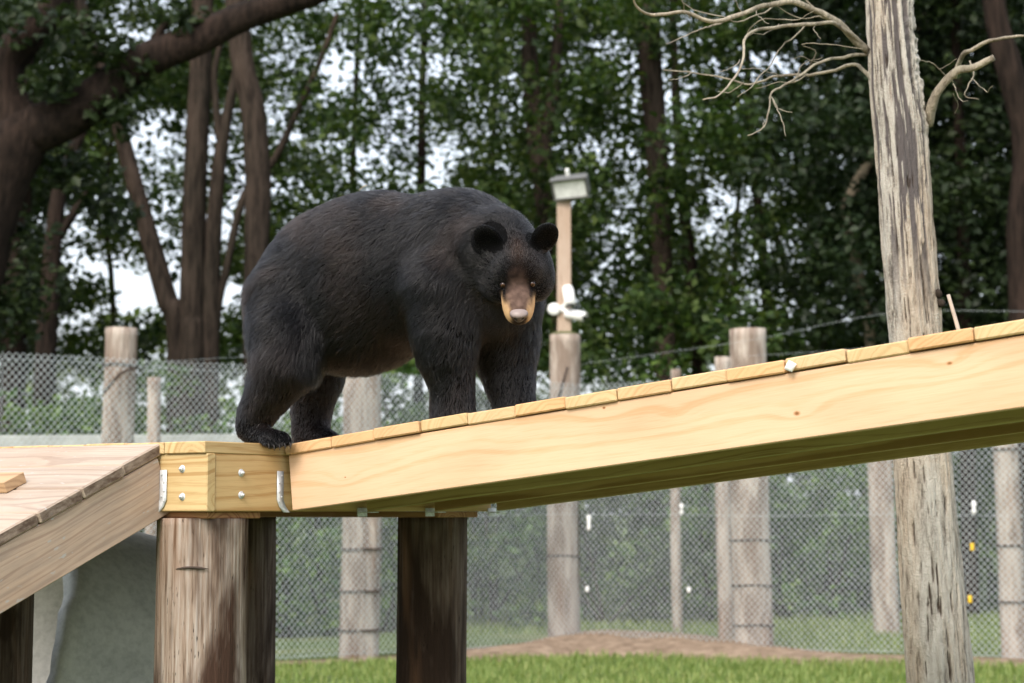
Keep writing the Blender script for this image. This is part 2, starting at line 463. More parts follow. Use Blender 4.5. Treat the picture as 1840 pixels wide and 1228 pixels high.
# ---------------------------------------------------------------- ground
gx = np.concatenate([np.linspace(-400, -14, 12), np.linspace(-12, 12, 61), np.linspace(14, 400, 12)])
gy = np.concatenate([np.linspace(-60, 8, 10), np.linspace(9, 34, 64), np.linspace(38, 700, 14)])
GX, GY = np.meshgrid(gx, gy, indexing='ij')
def ground_z(X, Y):
    q = np.stack([X * .35, Y * .35, X * 0], -1)
    return (fbm(q, 3) - .5) * .10
GV = np.stack([GX, GY, ground_z(GX, GY)], -1).reshape(-1, 3)
nx, ny = len(gx), len(gy)
ii, jj = np.meshgrid(np.arange(nx - 1), np.arange(ny - 1), indexing='ij')
k = ii * ny + jj
GF = np.stack([k, k + ny, k + ny + 1, k + 1], -1).reshape(-1, 4)
tag(obj('ground', mesh_np('ground', GV, GF, True), M_GROUND), kind='structure')

# bare soil heaped along the foot of the fence
FENCE = [(-9.0, 15.9), (-4.82, 18.25), (0.79, 22.9), (5.6, 20.3), (9.5, 18.2)]
def fence_y(X):
    return np.interp(X, [a[0] for a in FENCE], [a[1] for a in FENCE])
dx = np.linspace(-6.5, 8.5, 120); dw = np.linspace(0, 1, 14)
DX, DW = np.meshgrid(dx, dw, indexing='ij')
wid = .35 + 1.5 * np.exp(-((DX - 1.7) / 1.7) ** 2) + .35 * (fbm(np.stack([DX, DX * 0, DX * 0], -1), 9) - .3)
front = np.interp(DX, [-7, -1.2, 0.4, 3.2, 9], [.25, .3, 1.3, 1.0, .5]) + .6 * (fbm(np.stack([DX * 1.6, DX * 0, DX * 0], -1), 4) - .5)
DYY = fence_y(DX) - front + DW * (front + wid)
bell = np.sin(np.pi * DW)
DZ = ground_z(DX, DYY) + .004 + bell * (.02 + .16 * np.exp(-((DX - 1.6) / 1.6) ** 2)) * (0.6 + .8 * fbm(np.stack([DX * 2, DYY * 2, DX * 0], -1), 6)) - .02 * (DW < .01) - .02 * (DW > .99)
k = (np.arange(119)[:, None] * 14 + np.arange(13)[None])
DF = np.stack([k, k + 14, k + 15, k + 1], -1).reshape(-1, 4)
tag(obj('dirt_strip', mesh_np('dirt_strip', np.stack([DX, DYY, DZ], -1).reshape(-1, 3), DF, True), M_DIRT), kind='structure')

# grass
def blades(n, xr, yr, hmin, hmax, keep=None):
    x = RNG.uniform(*xr, n); y = RNG.uniform(*yr, n)
    if keep is not None:
        q = keep(x, y); x, y = x[q], y[q]; n = len(x)
    z = ground_z(x, y); a = RNG.uniform(0, 2 * np.pi, n); h = RNG.uniform(hmin, hmax, n) * (0.55 + .9 * fbm(np.stack([x * .9, y * .9, x * 0], -1), 21))
    w = RNG.uniform(.004, .008, n); lean = RNG.uniform(.1, .7, n)
    ca, sa = np.cos(a), np.sin(a)
    b0 = np.stack([x - sa * w, y + ca * w, z - .005], -1); b1 = np.stack([x + sa * w, y - ca * w, z - .005], -1)
    mx, my, mz = x + ca * h * lean * .35, y + sa * h * lean * .35, z + h * .6
    m0 = np.stack([mx - sa * w * .7, my + ca * w * .7, mz], -1); m1 = np.stack([mx + sa * w * .7, my - ca * w * .7, mz], -1)
    tp = np.stack([x + ca * h * lean, y + sa * h * lean, z + h * (1 - .25 * lean)], -1)
    V = np.stack([b0, b1, m1, m0, tp], 1).reshape(-1, 3); k = np.arange(n)[:, None] * 5
    return V, [k + np.array([0, 1, 2, 3]), k + np.array([3, 2, 4])]
ac = Acc()
ac.add(*blades(75000, (-7, 7.5), (14.5, 23.5), .05, .11, lambda x, y: (y < fence_y(x) - np.interp(x, [-7, -1.2, 0.4, 3.2, 9], [.2, .25, 1.15, .9, .4]))))
ac.add(*blades(30000, (-1, 10), (20.5, 30), .06, .14, lambda x, y: (y > fence_y(x) + .8) & ((x > 3.2) | (y > 25))))
tag(obj('grass', ac.mesh('grass', False), M_GRASS), 'short green lawn grass around the fenced yard', 'grass', kind='stuff')

# ---------------------------------------------------------------- platform and new ramp
DECK = .2205            # top of the platform deck above eye level
TH, BH = .038, .184     # plank thickness, joist depth
SLOPE = .1055
RW = 1.20               # ramp width
RANG = math.atan(SLOPE)
d3 = Vector((DV[0], DV[1], 0)); n3 = Vector((NV[0], NV[1], 0)); z3 = Vector((0, 0, 1))
rd = (d3 * math.cos(RANG) + z3 * math.sin(RANG)).normalized()
rz = rd.cross(n3)
RLEN = 3.9

PT0, PT1, PS0 = -.358, 1.17, -1.30     # platform extents: t0..t1, s0..0
plat = thing('wooden_platform', 'square pine platform on thick round poles joining the two ramps', 'platform', W(-.6, .4, -EYE))
# deck planks run across (along t), their ends show on the front face
s, i = -.004, 0
while s > PS0:
    w_ = .184
    board('deck_plank', (PT1 - PT0 + .02, w_ - .003, TH), W(s - w_ / 2, (PT0 + PT1) / 2, DECK - TH / 2 + random.uniform(-.0015, .0015)), n3, z3, M_PLAT, plat)
    s -= w_; i += 1
zb = DECK - TH - BH / 2 - .001
# rim boards: ramp side, front side (its end laps the corner), back sides
board('rim_board', (PT1 - PT0 - .041, .038, BH), W(-.026, (PT0 + PT1) / 2 + .0205, zb), n3, z3, M_PLAT, plat)
fr = board('rim_board', (-PS0 - .004, .038, BH), W(PS0 / 2 - .0005, PT0 + .019, zb), -d3, z3, M_PLAT, plat)
board('rim_board', (PT1 - PT0 - .041, .038, BH), W(PS0 + .022, (PT0 + PT1) / 2 + .0205, zb), n3, z3, M_JOIST, plat)
board('rim_board', (-PS0 - .09, .038, BH), W(PS0 / 2 - .001, PT1 - .021, zb), d3, z3, M_JOIST, plat)
for q in (.3, .7):
    board('joist', (PT1 - PT0 - .085, .038, BH), W(PS0 * q - .02, (PT0 + PT1) / 2, zb - .001), n3, z3, M_JOIST, plat)
# sill plates on the poles
for t_ in (PT0 + .165, PT1 - .165):
    board('sill_plate', (1.22, .25, .022), W(PS0 / 2 + .0, t_, DECK - TH - BH - .0125), d3, z3, M_SILL, plat)
# poles
def pole_mesh(r, z0, z1, seed, rough=.035, taper=.04, seg=72, rows=70):
    zz = np.linspace(z0, z1, rows)
    path = np.column_stack([np.sin(zz * 1.3 + seed) * .006, np.cos(zz * 1.1 + seed) * .006, zz])
    V, Fc = tube_np(path, r * (1 + taper * (z1 - zz) / (z1 - z0)), seg, rough, (11, 2.2), seed)
    V2, F2 = tube_np(path, r, seg, .0, (1, 1), seed)
    return mesh_np('pole', V, Fc, True)
PB = EYE + DECK - TH - BH - .0235
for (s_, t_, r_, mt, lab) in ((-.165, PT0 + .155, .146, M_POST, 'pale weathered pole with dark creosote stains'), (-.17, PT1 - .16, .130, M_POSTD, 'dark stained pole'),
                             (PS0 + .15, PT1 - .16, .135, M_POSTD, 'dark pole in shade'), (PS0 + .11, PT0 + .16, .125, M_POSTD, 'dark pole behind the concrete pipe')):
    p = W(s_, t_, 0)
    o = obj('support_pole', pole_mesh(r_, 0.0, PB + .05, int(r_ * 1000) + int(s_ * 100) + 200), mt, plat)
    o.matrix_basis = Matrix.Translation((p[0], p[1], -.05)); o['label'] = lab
sc0 = W(-.165, PT0 + .155, 0); toc = -np.array(sc0[:2]) / np.linalg.norm(sc0[:2]); base_a = math.atan2(toc[1], toc[0])
zs = at(362, 1022, 6.2)[2]
arc = [(sc0[0] + math.cos(base_a - a_) * .1515, sc0[1] + math.sin(base_a - a_) * .1515, zs + .004 * math.sin(a_ * 5) - .004 * a_) for a_ in np.linspace(-.10, .62, 14)]
o = obj('saw_scar', Acc().add(*tube_np(arc, np.interp(np.arange(14), [0, 3, 10, 13], [.001, .0042, .0036, .001]), 6)).mesh('scar'), M_STRAP, plat)
# carriage bolts: two on each visible rim board
def bolt(u, v, plane):
    V1, f1 = tube_np([(0, 0, 0), (0, 0, .002)], [.0125, .0125], 16)
    V2, f2 = tube_np([(0, 0, .002), (0, 0, .010)], [.0075, .0075], 6)
    V3, f3 = tube_np([(0, 0, .010), (0, 0, .014)], [.0042, .0036], 8)
    me = Acc().add(V1, f1).add(V2, f2).add(V3, f3).mesh('bolt', False)
    r = ray(u, v)
    if plane == 'B': k = ((O2 @ DV) - .0065) / (r[:2] @ DV); nrm = d3
    else: k = ((O2 @ NV) + PT0 + .0005) / (r[:2] @ NV); nrm = -n3
    pos = Vector((0, 0, EYE)) + Vector(r) * k
    M = nrm.to_track_quat('Z', 'Y').to_matrix().to_4x4(); M.translation = pos
    o = obj('bolt', me, M_GALV, plat); o.matrix_basis = M
bolt(328, 843, 'A'); bolt(328, 893, 'A'); bolt(433, 850, 'B'); bolt(433, 890, 'B')

ramp = thing('wooden_ramp', 'new pale pine ramp rising from the platform under the bear', 'ramp', W(.02, RW / 2, DECK - .25))
# deck planks
pos = 0.0; k = 0
first = .024
while pos < RLEN:
    w_ = first if k == 0 else .1845
    c = W(0, 0, DECK) + np.array(rd) * (pos + w_ / 2)
    dev = 0 if k == 0 else random.uniform(-.0025, .0035)
    tl = random.uniform(-.006, .006) if k else 0
    zz = (rz + rd * tl).normalized()
    over = random.uniform(0.004, .016)
    c = Vector(c) + n3 * (RW / 2 - over) - rz * (TH / 2 - dev)
    board('deck_plank', (RW, w_ - random.uniform(.0015, .004), TH - .002), c, n3, zz, M_PINE, ramp, .004)
    pos += w_; k += 1
# joists; the near one carries the knots seen in the photograph
jl = RLEN - .02
jc = Vector(W(0, 0, DECK)) + rd * (jl / 2 + .012) - rz * (TH + BH / 2 + .001)
def knot_px(u, v):
    r = Vector(ray(u, v)); o_ = Vector((0, 0, EYE)); k = (jc - o_).dot(n3) / r.dot(n3); q = o_ + r * k - jc
    return q.dot(rd), q.dot(rz)
kn = [(*knot_px(u, v), r) for u, v, r in ((1432, 743, .0085), (1706, 653, .0070), (1085, 733, .0050), (620, 858, .003), (1215, 745, .001))]
M_BEAM = mat_wood('pine_beam', (.64, .44, .285), (.57, .365, .205), knots=kn, ringfreq=34)
for q, (t_, mt) in enumerate(((.0, M_BEAM), (.382, M_JOIST), (.764, M_JOIST), (RW - .055, M_JOIST))):
    o = board('joist', (jl, .038, BH), jc + n3 * (t_ + .02), rd, rz, mt, ramp, .0025)
# bolt ends / hanger tabs below the ramp joints
def hanger(parent, c, along, outn, up, left):
    """galvanised joist hanger: flange on the rim, strap folding under the joist"""
    V, Fc = [], []
    x = Vector(along); n_ = Vector(outn); u_ = Vector(up)
    prof = [(.0, .13), (.0, .035), (.012 * left, .012), (.032 * left, -.006), (.052 * left, -.0065)]
    wd = .030
    pts = []
    for (o_, z_) in prof:
        for e in (-1, 1):
            pts.append(Vector(c) + x * (o_ + e * wd / 2) + u_ * z_ + n_ * .004)
    for q in pts: V.append(q)
    for q in pts: V.append(q - n_ * .0025)
    n = len(prof); fq = []
    for i in range(n - 1):
        a = i * 2; fq += [(a, a + 1, a + 3, a + 2)]
        b = a + 2 * n; fq += [(b + 1, b, b + 2, b + 3)]
        fq += [(a, a + 2, b + 2, b), (a + 3, a + 1, b + 1, b + 3)]
    fq += [(1, 0, 2 * n, 2 * n + 1), (2 * n - 2, 2 * n - 1, 4 * n - 1, 4 * n - 2)]
    h = obj('joist_hanger', mesh_np('hanger', [tuple(q) for q in V], np.array(fq)), M_GALV, parent)
    # side flange against the joist
    for zq in (.115, .09, .062, .045, .03):
        nv, nf = tube_np([(0, 0, 0), (0, 0, .003)], [.0035, .0028], 8)
        M = n_.to_track_quat('Z', 'Y').to_matrix().to_4x4()
        M.translation = Vector(c) + x * (.006 if int(zq * 1000) % 2 else -.006) + u_ * zq + n_ * .004
        q = obj('nail_head', mesh_np('nail', nv, nf), M_GALV, h); q.matrix_basis = M
    return h
hanger(plat, W(-.006, -.016, DECK - TH - BH + .002), n3, d3, z3, 1)
# the hangers of the inner joists, seen from below
for t_ in (.382, .764, RW - .055):
    board('joist_hanger', (.05, .046, .003), W(.03, t_ + .02, DECK - TH - BH - .004), d3, z3, M_GALV, plat, 0)
    board('joist_hanger', (.004, .05, .03), W(-.001, t_ + .02, DECK - TH - BH - .004), d3, z3, M_GALV, plat, 0)
# a landing post under the ramp's far end
ep = W(RLEN - .25, RW / 2, 0)
o = obj('support_pole', pole_mesh(.14, 0.0, EYE + DECK + SLOPE * (RLEN - .3) - TH - BH - .01, 77), M_POST, ramp)
o.matrix_basis = Matrix.Translation((ep[0], ep[1], 0))

# scrap of white paper on the plank edge
pc = at(1422, 659, 1.0); r = ray(1422, 659); kk = (O2 @ NV - .012) / (r[:2] @ NV); pp = Vector((0, 0, EYE)) + Vector(r) * kk - n3 * .007
pv = []
for a_, rr in ((10, .021), (55, .014), (100, .018), (150, .012), (190, .020), (240, .013), (285, .017), (330, .012)):
    a_ = math.radians(a_); pv.append(pp + rd * (math.cos(a_) * rr) + rz * (math.sin(a_) * rr) - n3 * (.003 * math.sin(3 * a_) + .001))
pv.append(pp - n3 * .004)
pv2 = [q + n3 * .0035 for q in pv]
pf = [(i, (i + 1) % 8, 8) for i in range(8)] + [((i + 1) % 8 + 9, i + 9, 17) for i in range(8)] + [(i, i + 9, (i + 1) % 8 + 9) for i in range(8)] + [(i, (i + 1) % 8 + 9, (i + 1) % 8) for i in range(8)]
tag(obj('paper_scrap', mesh_np('paper_scrap', [tuple(q) for q in pv + pv2], np.array(pf)), M_PAPER), 'torn white scrap of paper stuck on the ramp plank edge', 'paper')

# ---------------------------------------------------------------- weathered ramp going down to the left
old = thing('weathered_ramp', 'bleached weathered plank ramp sloping down from the platform', 'ramp', W(-.7, PT0 - .9, -EYE + .2))
LA = math.radians(23.5)
ld = (-n3 * math.cos(LA) - z3 * math.sin(LA)).normalized(); lz = (-d3).cross(ld).normalized()
if lz.z < 0: lz = -lz
LS = -.203                                  # s of the ramp's right edge
LWID, LLEN = 1.05, 2.05
l0 = Vector(W(LS, PT0 - .004, DECK - .004))    # upper right top corner
pos, k = 0.0, 0
while pos < LLEN:
    w_ = .186
    c = l0 + ld * (pos + w_ / 2) - d3 * (LWID / 2 + random.uniform(-.006, .004)) - lz * (TH / 2 + random.uniform(-.002, .002))
    board('deck_plank', (LWID, w_ - .005, TH), c, d3, lz, M_OLDTOP, old, .005)
    pos += w_; k += 1
for off in (.026, .52, 1.02):
    c = l0 + ld * (LLEN / 2 + .012) - d3 * off - lz * (TH + BH / 2 + .002)
    # upper end cut plumb: shear through a plain box is avoided by starting a little down the slope
    board('joist', (LLEN - .03, .038, BH), c, ld, lz, M_OLD, old, .003)
# cleats nailed across
for (q, inset, ln) in ((.365, .30, .62), (.365 + .62, .22, .66), (.365 + 1.24, .22, .66)):
    c = l0 + ld * q - d3 * (inset + ln / 2) + lz * .020
    board('cleat', (ln, .088, .036), c, d3, lz, M_CLEAT, old, .002)
hanger(plat, W(LS + .010, PT0 - .002, DECK - TH - BH + .002), -d3, -n3, z3, 1)

# ---------------------------------------------------------------- concrete pipe under the platform
pipe_c = at(-8, 1205, 7.55)
ax = Vector((-.80, -.52, .26)).normalized()
ro, ri, pl = .66, .57, .62
A_ = ax.orthogonal().normalized(); B_ = ax.cross(A_)
sg = 96; V = []
th = np.linspace(0, 2 * np.pi, sg, endpoint=False)
rings = [(0, ri), (-.01, ri + .02), (0, ri + .045), (-.004, ro - .015), (-.02, ro)] + [(-pl * q / 8, ro) for q in range(1, 9)] + [(-pl, ri)] + [(-pl * q / 8, ri) for q in range(7, 0, -1)]
for (a_, r_) in rings:
    for j in range(sg):
        cx = math.cos(th[j]); sx = math.sin(th[j])
        jit = (vnoise(np.array([cx * 9, sx * 9, 0.5]), 4) - .5) * (.03 if abs(a_) < .03 else 0)
        V.append(tuple(Vector(pipe_c) + ax * (a_ + jit) + A_ * (cx * r_) + B_ * (sx * r_)))
nr = len(rings); fq = []
for i in range(nr):
    i2 = (i + 1) % nr
    for j in range(sg):
        fq.append((i * sg + j, i2 * sg + j, i2 * sg + (j + 1) % sg, i * sg + (j + 1) % sg))
pm = mesh_np('concrete_pipe', V, np.array(fq), True)
tag(obj('concrete_pipe', pm, M_CONC), 'grey concrete culvert pipe with chipped rim under the platform', 'pipe')
# heaped earth that the pipe rests on
mc = Vector(pipe_c) - ax * (pl * .45)
mr, mh = 24, 10; V = [(mc.x, mc.y, .62)]
for i in range(1, mh + 1):
    q = i / mh
    for j in range(mr):
        a_ = 2 * math.pi * j / mr; rr = q * (1.15 + .12 * math.sin(3 * a_ + 1))
        V.append((mc.x + math.cos(a_) * rr, mc.y + math.sin(a_) * rr, .62 * (math.cos(q * math.pi) * .5 + .5) - .06 * q + .02 * math.sin(5 * a_ + i)))
f3 = np.array([(0, 1 + j, 1 + (j + 1) % mr) for j in range(mr)])
f4 = np.array([(1 + (i - 1) * mr + j, 1 + i * mr + j, 1 + i * mr + (j + 1) % mr, 1 + (i - 1) * mr + (j + 1) % mr) for i in range(1, mh) for j in range(mr)])
tag(obj('earth_mound', mesh_np('earth_mound', V, [f3, f4], True), M_DIRT), kind='structure')

# ---------------------------------------------------------------- chain-link fence
FH, CELL, CELH = 3.10, .073, .078
def chain_mesh(a, b):
    a, b = np.array(a, float), np.array(b, float); Ln = np.linalg.norm(b - a); dr = (b - a) / Ln; nr_ = np.array([-dr[1], dr[0]])
    ac = Acc(); r_ = .0032
    H = FH - .06; run = H / CELH * CELL
    for sgn in (1, -1):
        nn = int((Ln + run) / CELL)
        for i in range(nn):
            x0 = -run + i * CELL if sgn > 0 else i * CELL
            m_ = 9; q = np.linspace(0, 1, m_); x = x0 + sgn * q * run; z = .06 + q * H
            ok = (x >= -.001) & (x <= Ln + .001)
            if abs(np.clip(x0, 0, Ln) - np.clip(x0 + sgn * run, 0, Ln)) < .01:
                continue
            x0c, x1c = np.clip(x0, 0, Ln), np.clip(x0 + sgn * run, 0, Ln)
            q = np.linspace((x0c - x0) / (sgn * run), (x1c - x0) / (sgn * run), m_); x = x0 + sgn * q * run; z = .06 + q * H
            bulge = (fbm(np.stack([x * .7, z * .7, x * 0], -1), 31) - .5) * .10 * np.sin(np.pi * q)
            wob = (vnoise(np.stack([x * 3, z * 3, x * 0 + sgn], -1), 8) - .5) * .012
            P = np.column_stack([a[0] + dr[0] * (x + wob) + nr_[0] * (bulge + sgn * .0022), a[1] + dr[1] * (x + wob) + nr_[1] * (bulge + sgn * .0022), z])
            P[:, 2] += ground_z(P[:, 0], P[:, 1]) * .3
            ac.add(*tube_np(P, r_, 4, cap=False))
    for z in (.08, FH * .5, FH - .07):
        x = np.linspace(0, Ln, 30)
        P = np.column_stack([a[0] + dr[0] * x + nr_[0] * .006, a[1] + dr[1] * x + nr_[1] * .006, np.full(30, z) + .01 * np.sin(x * 2)])
        ac.add(*tube_np(P, .0022, 4))
    return ac.mesh('chain_link')
def fence_post(parent, name, u, Y, wpx, vtop, lean=0.0, mat=None, straps=(), seed=1, lab=None, rel=.05):
    top = at(u, vtop, Y); r_ = wpx / 2 / ppm(Y)
    H = top[2]; zz = np.linspace(-.1, H, 40)
    path = np.column_stack([top[0] + lean * (H - zz) + .01 * np.sin(zz * 1.7 + seed), np.full(40, Y) + .01 * np.cos(zz + seed), zz])
    V, Fc = tube_np(path, r_ * (1 + .05 * (H - zz) / H), 40, rel, (7, 1.3), seed)
    mesh = mesh_np('post', V - np.array([top[0], Y, 0]), Fc, True)
    o = obj(name, mesh, mat or M_FPOST, parent); o.matrix_basis = Matrix.Translation((top[0], Y, 0))
    if lab: o['label'] = lab
    for vs in straps:
        hz = at(u, vs, Y)[2]; c = np.interp(hz, zz, path[:, 0]); a_ = np.linspace(0, 2 * np.pi, 28)
        rr = r_ * (1 + .05 * (H - hz) / H) * 1.05 + .004
        ring = np.column_stack([c - top[0] + np.cos(a_) * rr, np.sin(a_) * rr, hz + .012 * np.cos(a_ + seed) + .004 * np.sin(3 * a_)])
        q = obj('wire_band', Acc().add(*tube_np(ring, .011, 6)).mesh('band'), M_STRAP, o)
        q.matrix_parent_inverse = Matrix(); q.matrix_basis = Matrix()
    return o
fl = thing('chain_link_fence', 'tall chain-link fence run on the weathered ramp side of the pole with cameras', 'fence', (-2.2, 20.4, 0))
frr = thing('chain_link_fence', 'tall chain-link fence run behind the dead tree', 'fence', (4.0, 21.2, 0))
for par, a, b in ((fl, FENCE[0], FENCE[1]), (fl, FENCE[1], FENCE[2]), (frr, FENCE[2], FENCE[3]), (frr, FENCE[3], FENCE[4])):
    o = obj('chain_link_mesh', chain_mesh(a, b), M_WIRE, par); o['kind'] = 'stuff'
fence_post(fl, 'post', 216, 19.32, 56, 590, straps=(658,), seed=2, lab='pale squared-off post with dark strap', rel=.08)
fence_post(fl, 'post', 652, 21.15, 68, 640, -.004, straps=(905, 985, 1060, 1130), seed=5)
fence_post(frr, 'post', 1342, 22.2, 66, 592, .01, straps=(972, 1053, 1124), seed=8, lab='thick pale post with wire bands')
fence_post(frr, 'post', 1797, 20.95, 44, 640, .03, straps=(806, 979, 1080), seed=11)
# dark brace strap nailed on the left post
brs = Acc().add(*tube_np([at(186, 706, 18.98), at(215, 672, 19.03), at(243, 660, 19.08)], [.016, .018, .012], 6)).mesh('brace')
obj('brace_strap', brs, M_STRAP, fl)

# outer posts beyond the fence
def lone_post(u, Y, w, vt, lab, lean=0.0, seed=3, name='weathered_post', mat=None):
    t_ = thing(name, lab, 'post', (at(u, vt, Y)[0], Y, 0)); fence_post(t_, 'shaft', u, Y, w, vt, lean, mat, (), seed); return t_
lone_post(1297, 23.6, 28, 642, 'slim grey post standing close to the thick banded post', .004, 14)
lone_post(1213, 25.5, 18, 664, 'short thin post top showing above the fence beyond the lawn', .0, 15)
lone_post(1572, 25.0, 44, 650, 'leaning brownish post beyond the fence by the dead tree', .03, 16)
lone_post(277, 20.9, 24, 678, 'slim grey post behind the fence by the pale squared post', -.003, 17)
# pale rail beyond the fence
rl = thing('timber_rail', 'pale grey horizontal rail behind the chain-link fence', 'rail', (-3.2, 21.5, 0))
pa, pb = at(-260, 797, 20.2), at(470, 792, 22.3)
rdr = Vector(pb - pa)
board('rail', (rdr.length, .07, .15), (pa + pb) / 2, rdr, z3, M_RAIL, rl, .008)
for q in (.06, .5, .96):
    c = pa + (pb - pa) * q
    board('rail_post', (c[2] + .1, .12, .12), (c[0], c[1] + .1, (c[2] + .1) / 2 - .03), z3, Vector((0, 1, 0)), M_RAIL, rl, .006)

# ---------------------------------------------------------------- pole with cameras and floodlight
CY = 23.15
cpole = thing('camera_pole', 'thick pale pole with a squared mast on top carrying cameras', 'pole', (at(1014, 600, CY)[0], CY, 0))
fence_post(cpole, 'pole_shaft', 1014, CY, 55, 602, -.006, straps=(1000,), seed=21, mat=M_FPOST)
ct = at(1014, 602, CY)
Vc, Fc = tube_np([(0, 0, -.01), (0, 0, .015), (0, 0, .035)], [.15, .165, .12], 20, .08, (3, 1), 3)
o = obj('mossy_cap', mesh_np('cap', Vc, Fc, True), M_MOSS, cpole); o.matrix_basis = Matrix.Translation(Vector(ct))
mt_, mb_ = at(1013, 352, CY), at(1013, 598, CY)
board('mast', (mt_[2] - mb_[2] + .05, .165, .165), (mt_[0], CY, (mt_[2] + mb_[2]) / 2), z3, Vector((0, 1, 0)), M_MAST, cpole, .006)
# dark rod leaning against the pole
rod = Acc().add(*tube_np([at(1003, 722, CY - .35), at(1011, 690, CY - .36), at(1020, 660, CY - .33)], [.022, .02, .018], 6)).mesh('rod')
obj('iron_rod', rod, M_STRAP, cpole)
# floodlight: shallow tilted box with a lens
fc = at(1026, 336, CY - .15)
fld = thing('floodlight', 'grey box floodlight on top of the camera pole mast', 'floodlight', fc)
Rt = Matrix.Rotation(math.radians(-4), 4, 'Y') @ Matrix.Rotation(math.radians(-14), 4, 'Z') @ Matrix.Rotation(math.radians(28), 4, 'X')
def fpart(name, size, off, mat, bev=.01):
    o = obj(name, box_mesh(*size, bev).copy(), None, fld); o.data.materials.clear(); o.data.materials.append(mat)
    o.matrix_basis = Matrix.Translation(Vector(fc)) @ Rt @ Matrix.Translation(Vector(off)); return o
fpart('housing', (.42, .20, .24), (0, .03, 0), M_LAMP, .02)
for nm, sz, of in (('bezel', (.43, .03, .025), (0, -.085, .115)), ('bezel', (.43, .03, .025), (0, -.085, -.115)), ('bezel', (.025, .03, .20), (.205, -.085, 0)), ('bezel', (.025, .03, .20), (-.205, -.085, 0))):
    fpart(nm, sz, of, M_LAMP, .004)
fpart('lens', (.385, .008, .205), (0, -.076, 0), M_LENS, 0)
fpart('visor', (.45, .12, .012), (0, -.06, .134), M_LAMP, .003)
fpart('finial', (.05, .05, .11), (-.02, .03, .17), M_WHITE, .015)
fpart('bracket', (.08, .06, .16), (-.06, .08, -.13), M_LAMP, .006)
# two bullet cameras and a junction box
def bullet(lab, c, dirv, length, rad, group='security cameras on the pole'):
    t_ = thing('security_camera', lab, 'camera', c, group)
    d_ = Vector(dirv).normalized(); c = Vector(c)
    P = [c - d_ * length * .5, c - d_ * length * .48, c + d_ * length * .4, c + d_ * length * .42]
    V, Fc = tube_np([tuple(q) for q in P], [rad * .8, rad, rad, rad * .9], 18)
    obj('body', mesh_np('camera_body', V, Fc, True), M_WHITE, t_)
    V, Fc = tube_np([tuple(c + d_ * length * .41), tuple(c + d_ * length * .435)], [rad * .78, rad * .7], 16)
    obj('lens', mesh_np('camera_lens', V, Fc, True), M_DARK, t_)
    side = d_.orthogonal().normalized()
    up = Vector((0, 0, 1)); hood = (up - d_ * up.dot(d_)).normalized()
    sd = d_.cross(hood)
    V = []; n_ = 9
    for x in (-.35, .52):
        for k in range(n_):
            a_ = math.radians(-80 + 160 * k / (n_ - 1))
            for rr in (1.10, 1.16): V.append(tuple(c + d_ * length * x + hood * (math.cos(a_) * rad * rr) + sd * (math.sin(a_) * rad * rr)))
    fq = []
    for k in range(n_ - 1):
        a = k * 2; b = n_ * 2 + a
        fq += [(a, a + 2, b + 2, b), (a + 3, a + 1, b + 1, b + 3), (a + 1, a, b, b + 1) if k == 0 else (a, a + 1, a + 3, a + 2), (b, b + 2, b + 3, b + 1)]
    obj('sunshield', mesh_np('hood', V, np.array(fq), False), M_WHITE, t_)
    return t_
cA = at(1022, 533, CY - .17); cB = at(1034, 567, CY - .15)
tA = bullet('white bullet camera tilted steeply down on the mast', cA, (.12, -.40, -.9), .26, .062)
V, Fc = tube_np([cA + np.array([-.01, .0, -.06]), at(1014, 550, CY - .08), at(1006, 556, CY - .07)], [.03, .028, .04], 10)
obj('arm', mesh_np('arm', V, Fc, True), M_WHITE, tA)
tB = bullet('white bullet camera pointing sideways below the tilted camera', cB, (.9, -.35, -.22), .26, .055)
V, Fc = tube_np([cB + np.array([-.06, .02, .0]), at(1014, 558, CY - .08), at(1003, 556, CY - .08)], [.03, .03, .035], 10)
obj('arm', mesh_np('arm', V, Fc, True), M_WHITE, tB)
V, Fc = tube_np([at(998, 556, CY + .02), at(995, 556, CY - .12), at(995, 556, CY - .13)], [.075, .075, .05], 18)
jb = obj('junction_box', mesh_np('junction_box', V, Fc, True), M_WHITE); tag(jb, 'round white junction box on the mast beside the cameras', 'box')

# ---------------------------------------------------------------- electric wires and insulators
def wire(lab, pts, r_=.0013):
    P = catmull(np.array(pts), 24)
    o = obj('electric_wire', Acc().add(*tube_np(P, r_, 5)).mesh('wire'), M_WIRE); return tag(o, lab, 'wire')
wire('upper thin wire running from the camera pole past the dead tree', [at(1044, 655, 22.9), at(1345, 612, 21.7), at(1600, 563, 20.9), at(1880, 560, 20.0)])
wire('thin wire strung just above the ramp by the dead tree', [at(1345, 640, 21.7), at(1560, 625, 21.0), at(1860, 585, 20.2)])
wire('thin wire along the top of the fence left of the bear', [at(215, 655, 18.5), at(330, 648, 19.2), at(440, 642, 19.9), at(620, 640, 20.9)])
def insulator(u, v, Y, lab, mat, ln=.11):
    p = at(u, v, Y)
    V, Fc = tube_np([(0, 0, -ln / 2), (0, 0, -ln * .3), (0, 0, 0), (0, 0, ln * .3), (0, 0, ln / 2)], [.018, .026, .017, .026, .016], 12)
    o = obj('wire_insulator', mesh_np('insulator', V, Fc, True), mat); o.matrix_basis = Matrix.Translation(Vector(p))
    return tag(o, lab, 'insulator', 'insulators on the fence')
fY = lambda u: float(fence_y(np.array([(u - U0) / F_PX * 21.5]))[0]) - .03
insulator(1058, 940, fY(1058), 'tall white insulator on the fence beside the camera pole', M_WHITE, .18)
insulator(1225, 915, fY(1225), 'white insulator on the fence between camera pole and banded post', M_WHITE, .13)
insulator(1055, 1059, fY(1055), 'small white insulator low beside the camera pole', M_WHITE, .06)
insulator(1238, 1060, fY(1238), 'small white insulator low between camera pole and banded post', M_WHITE, .06)
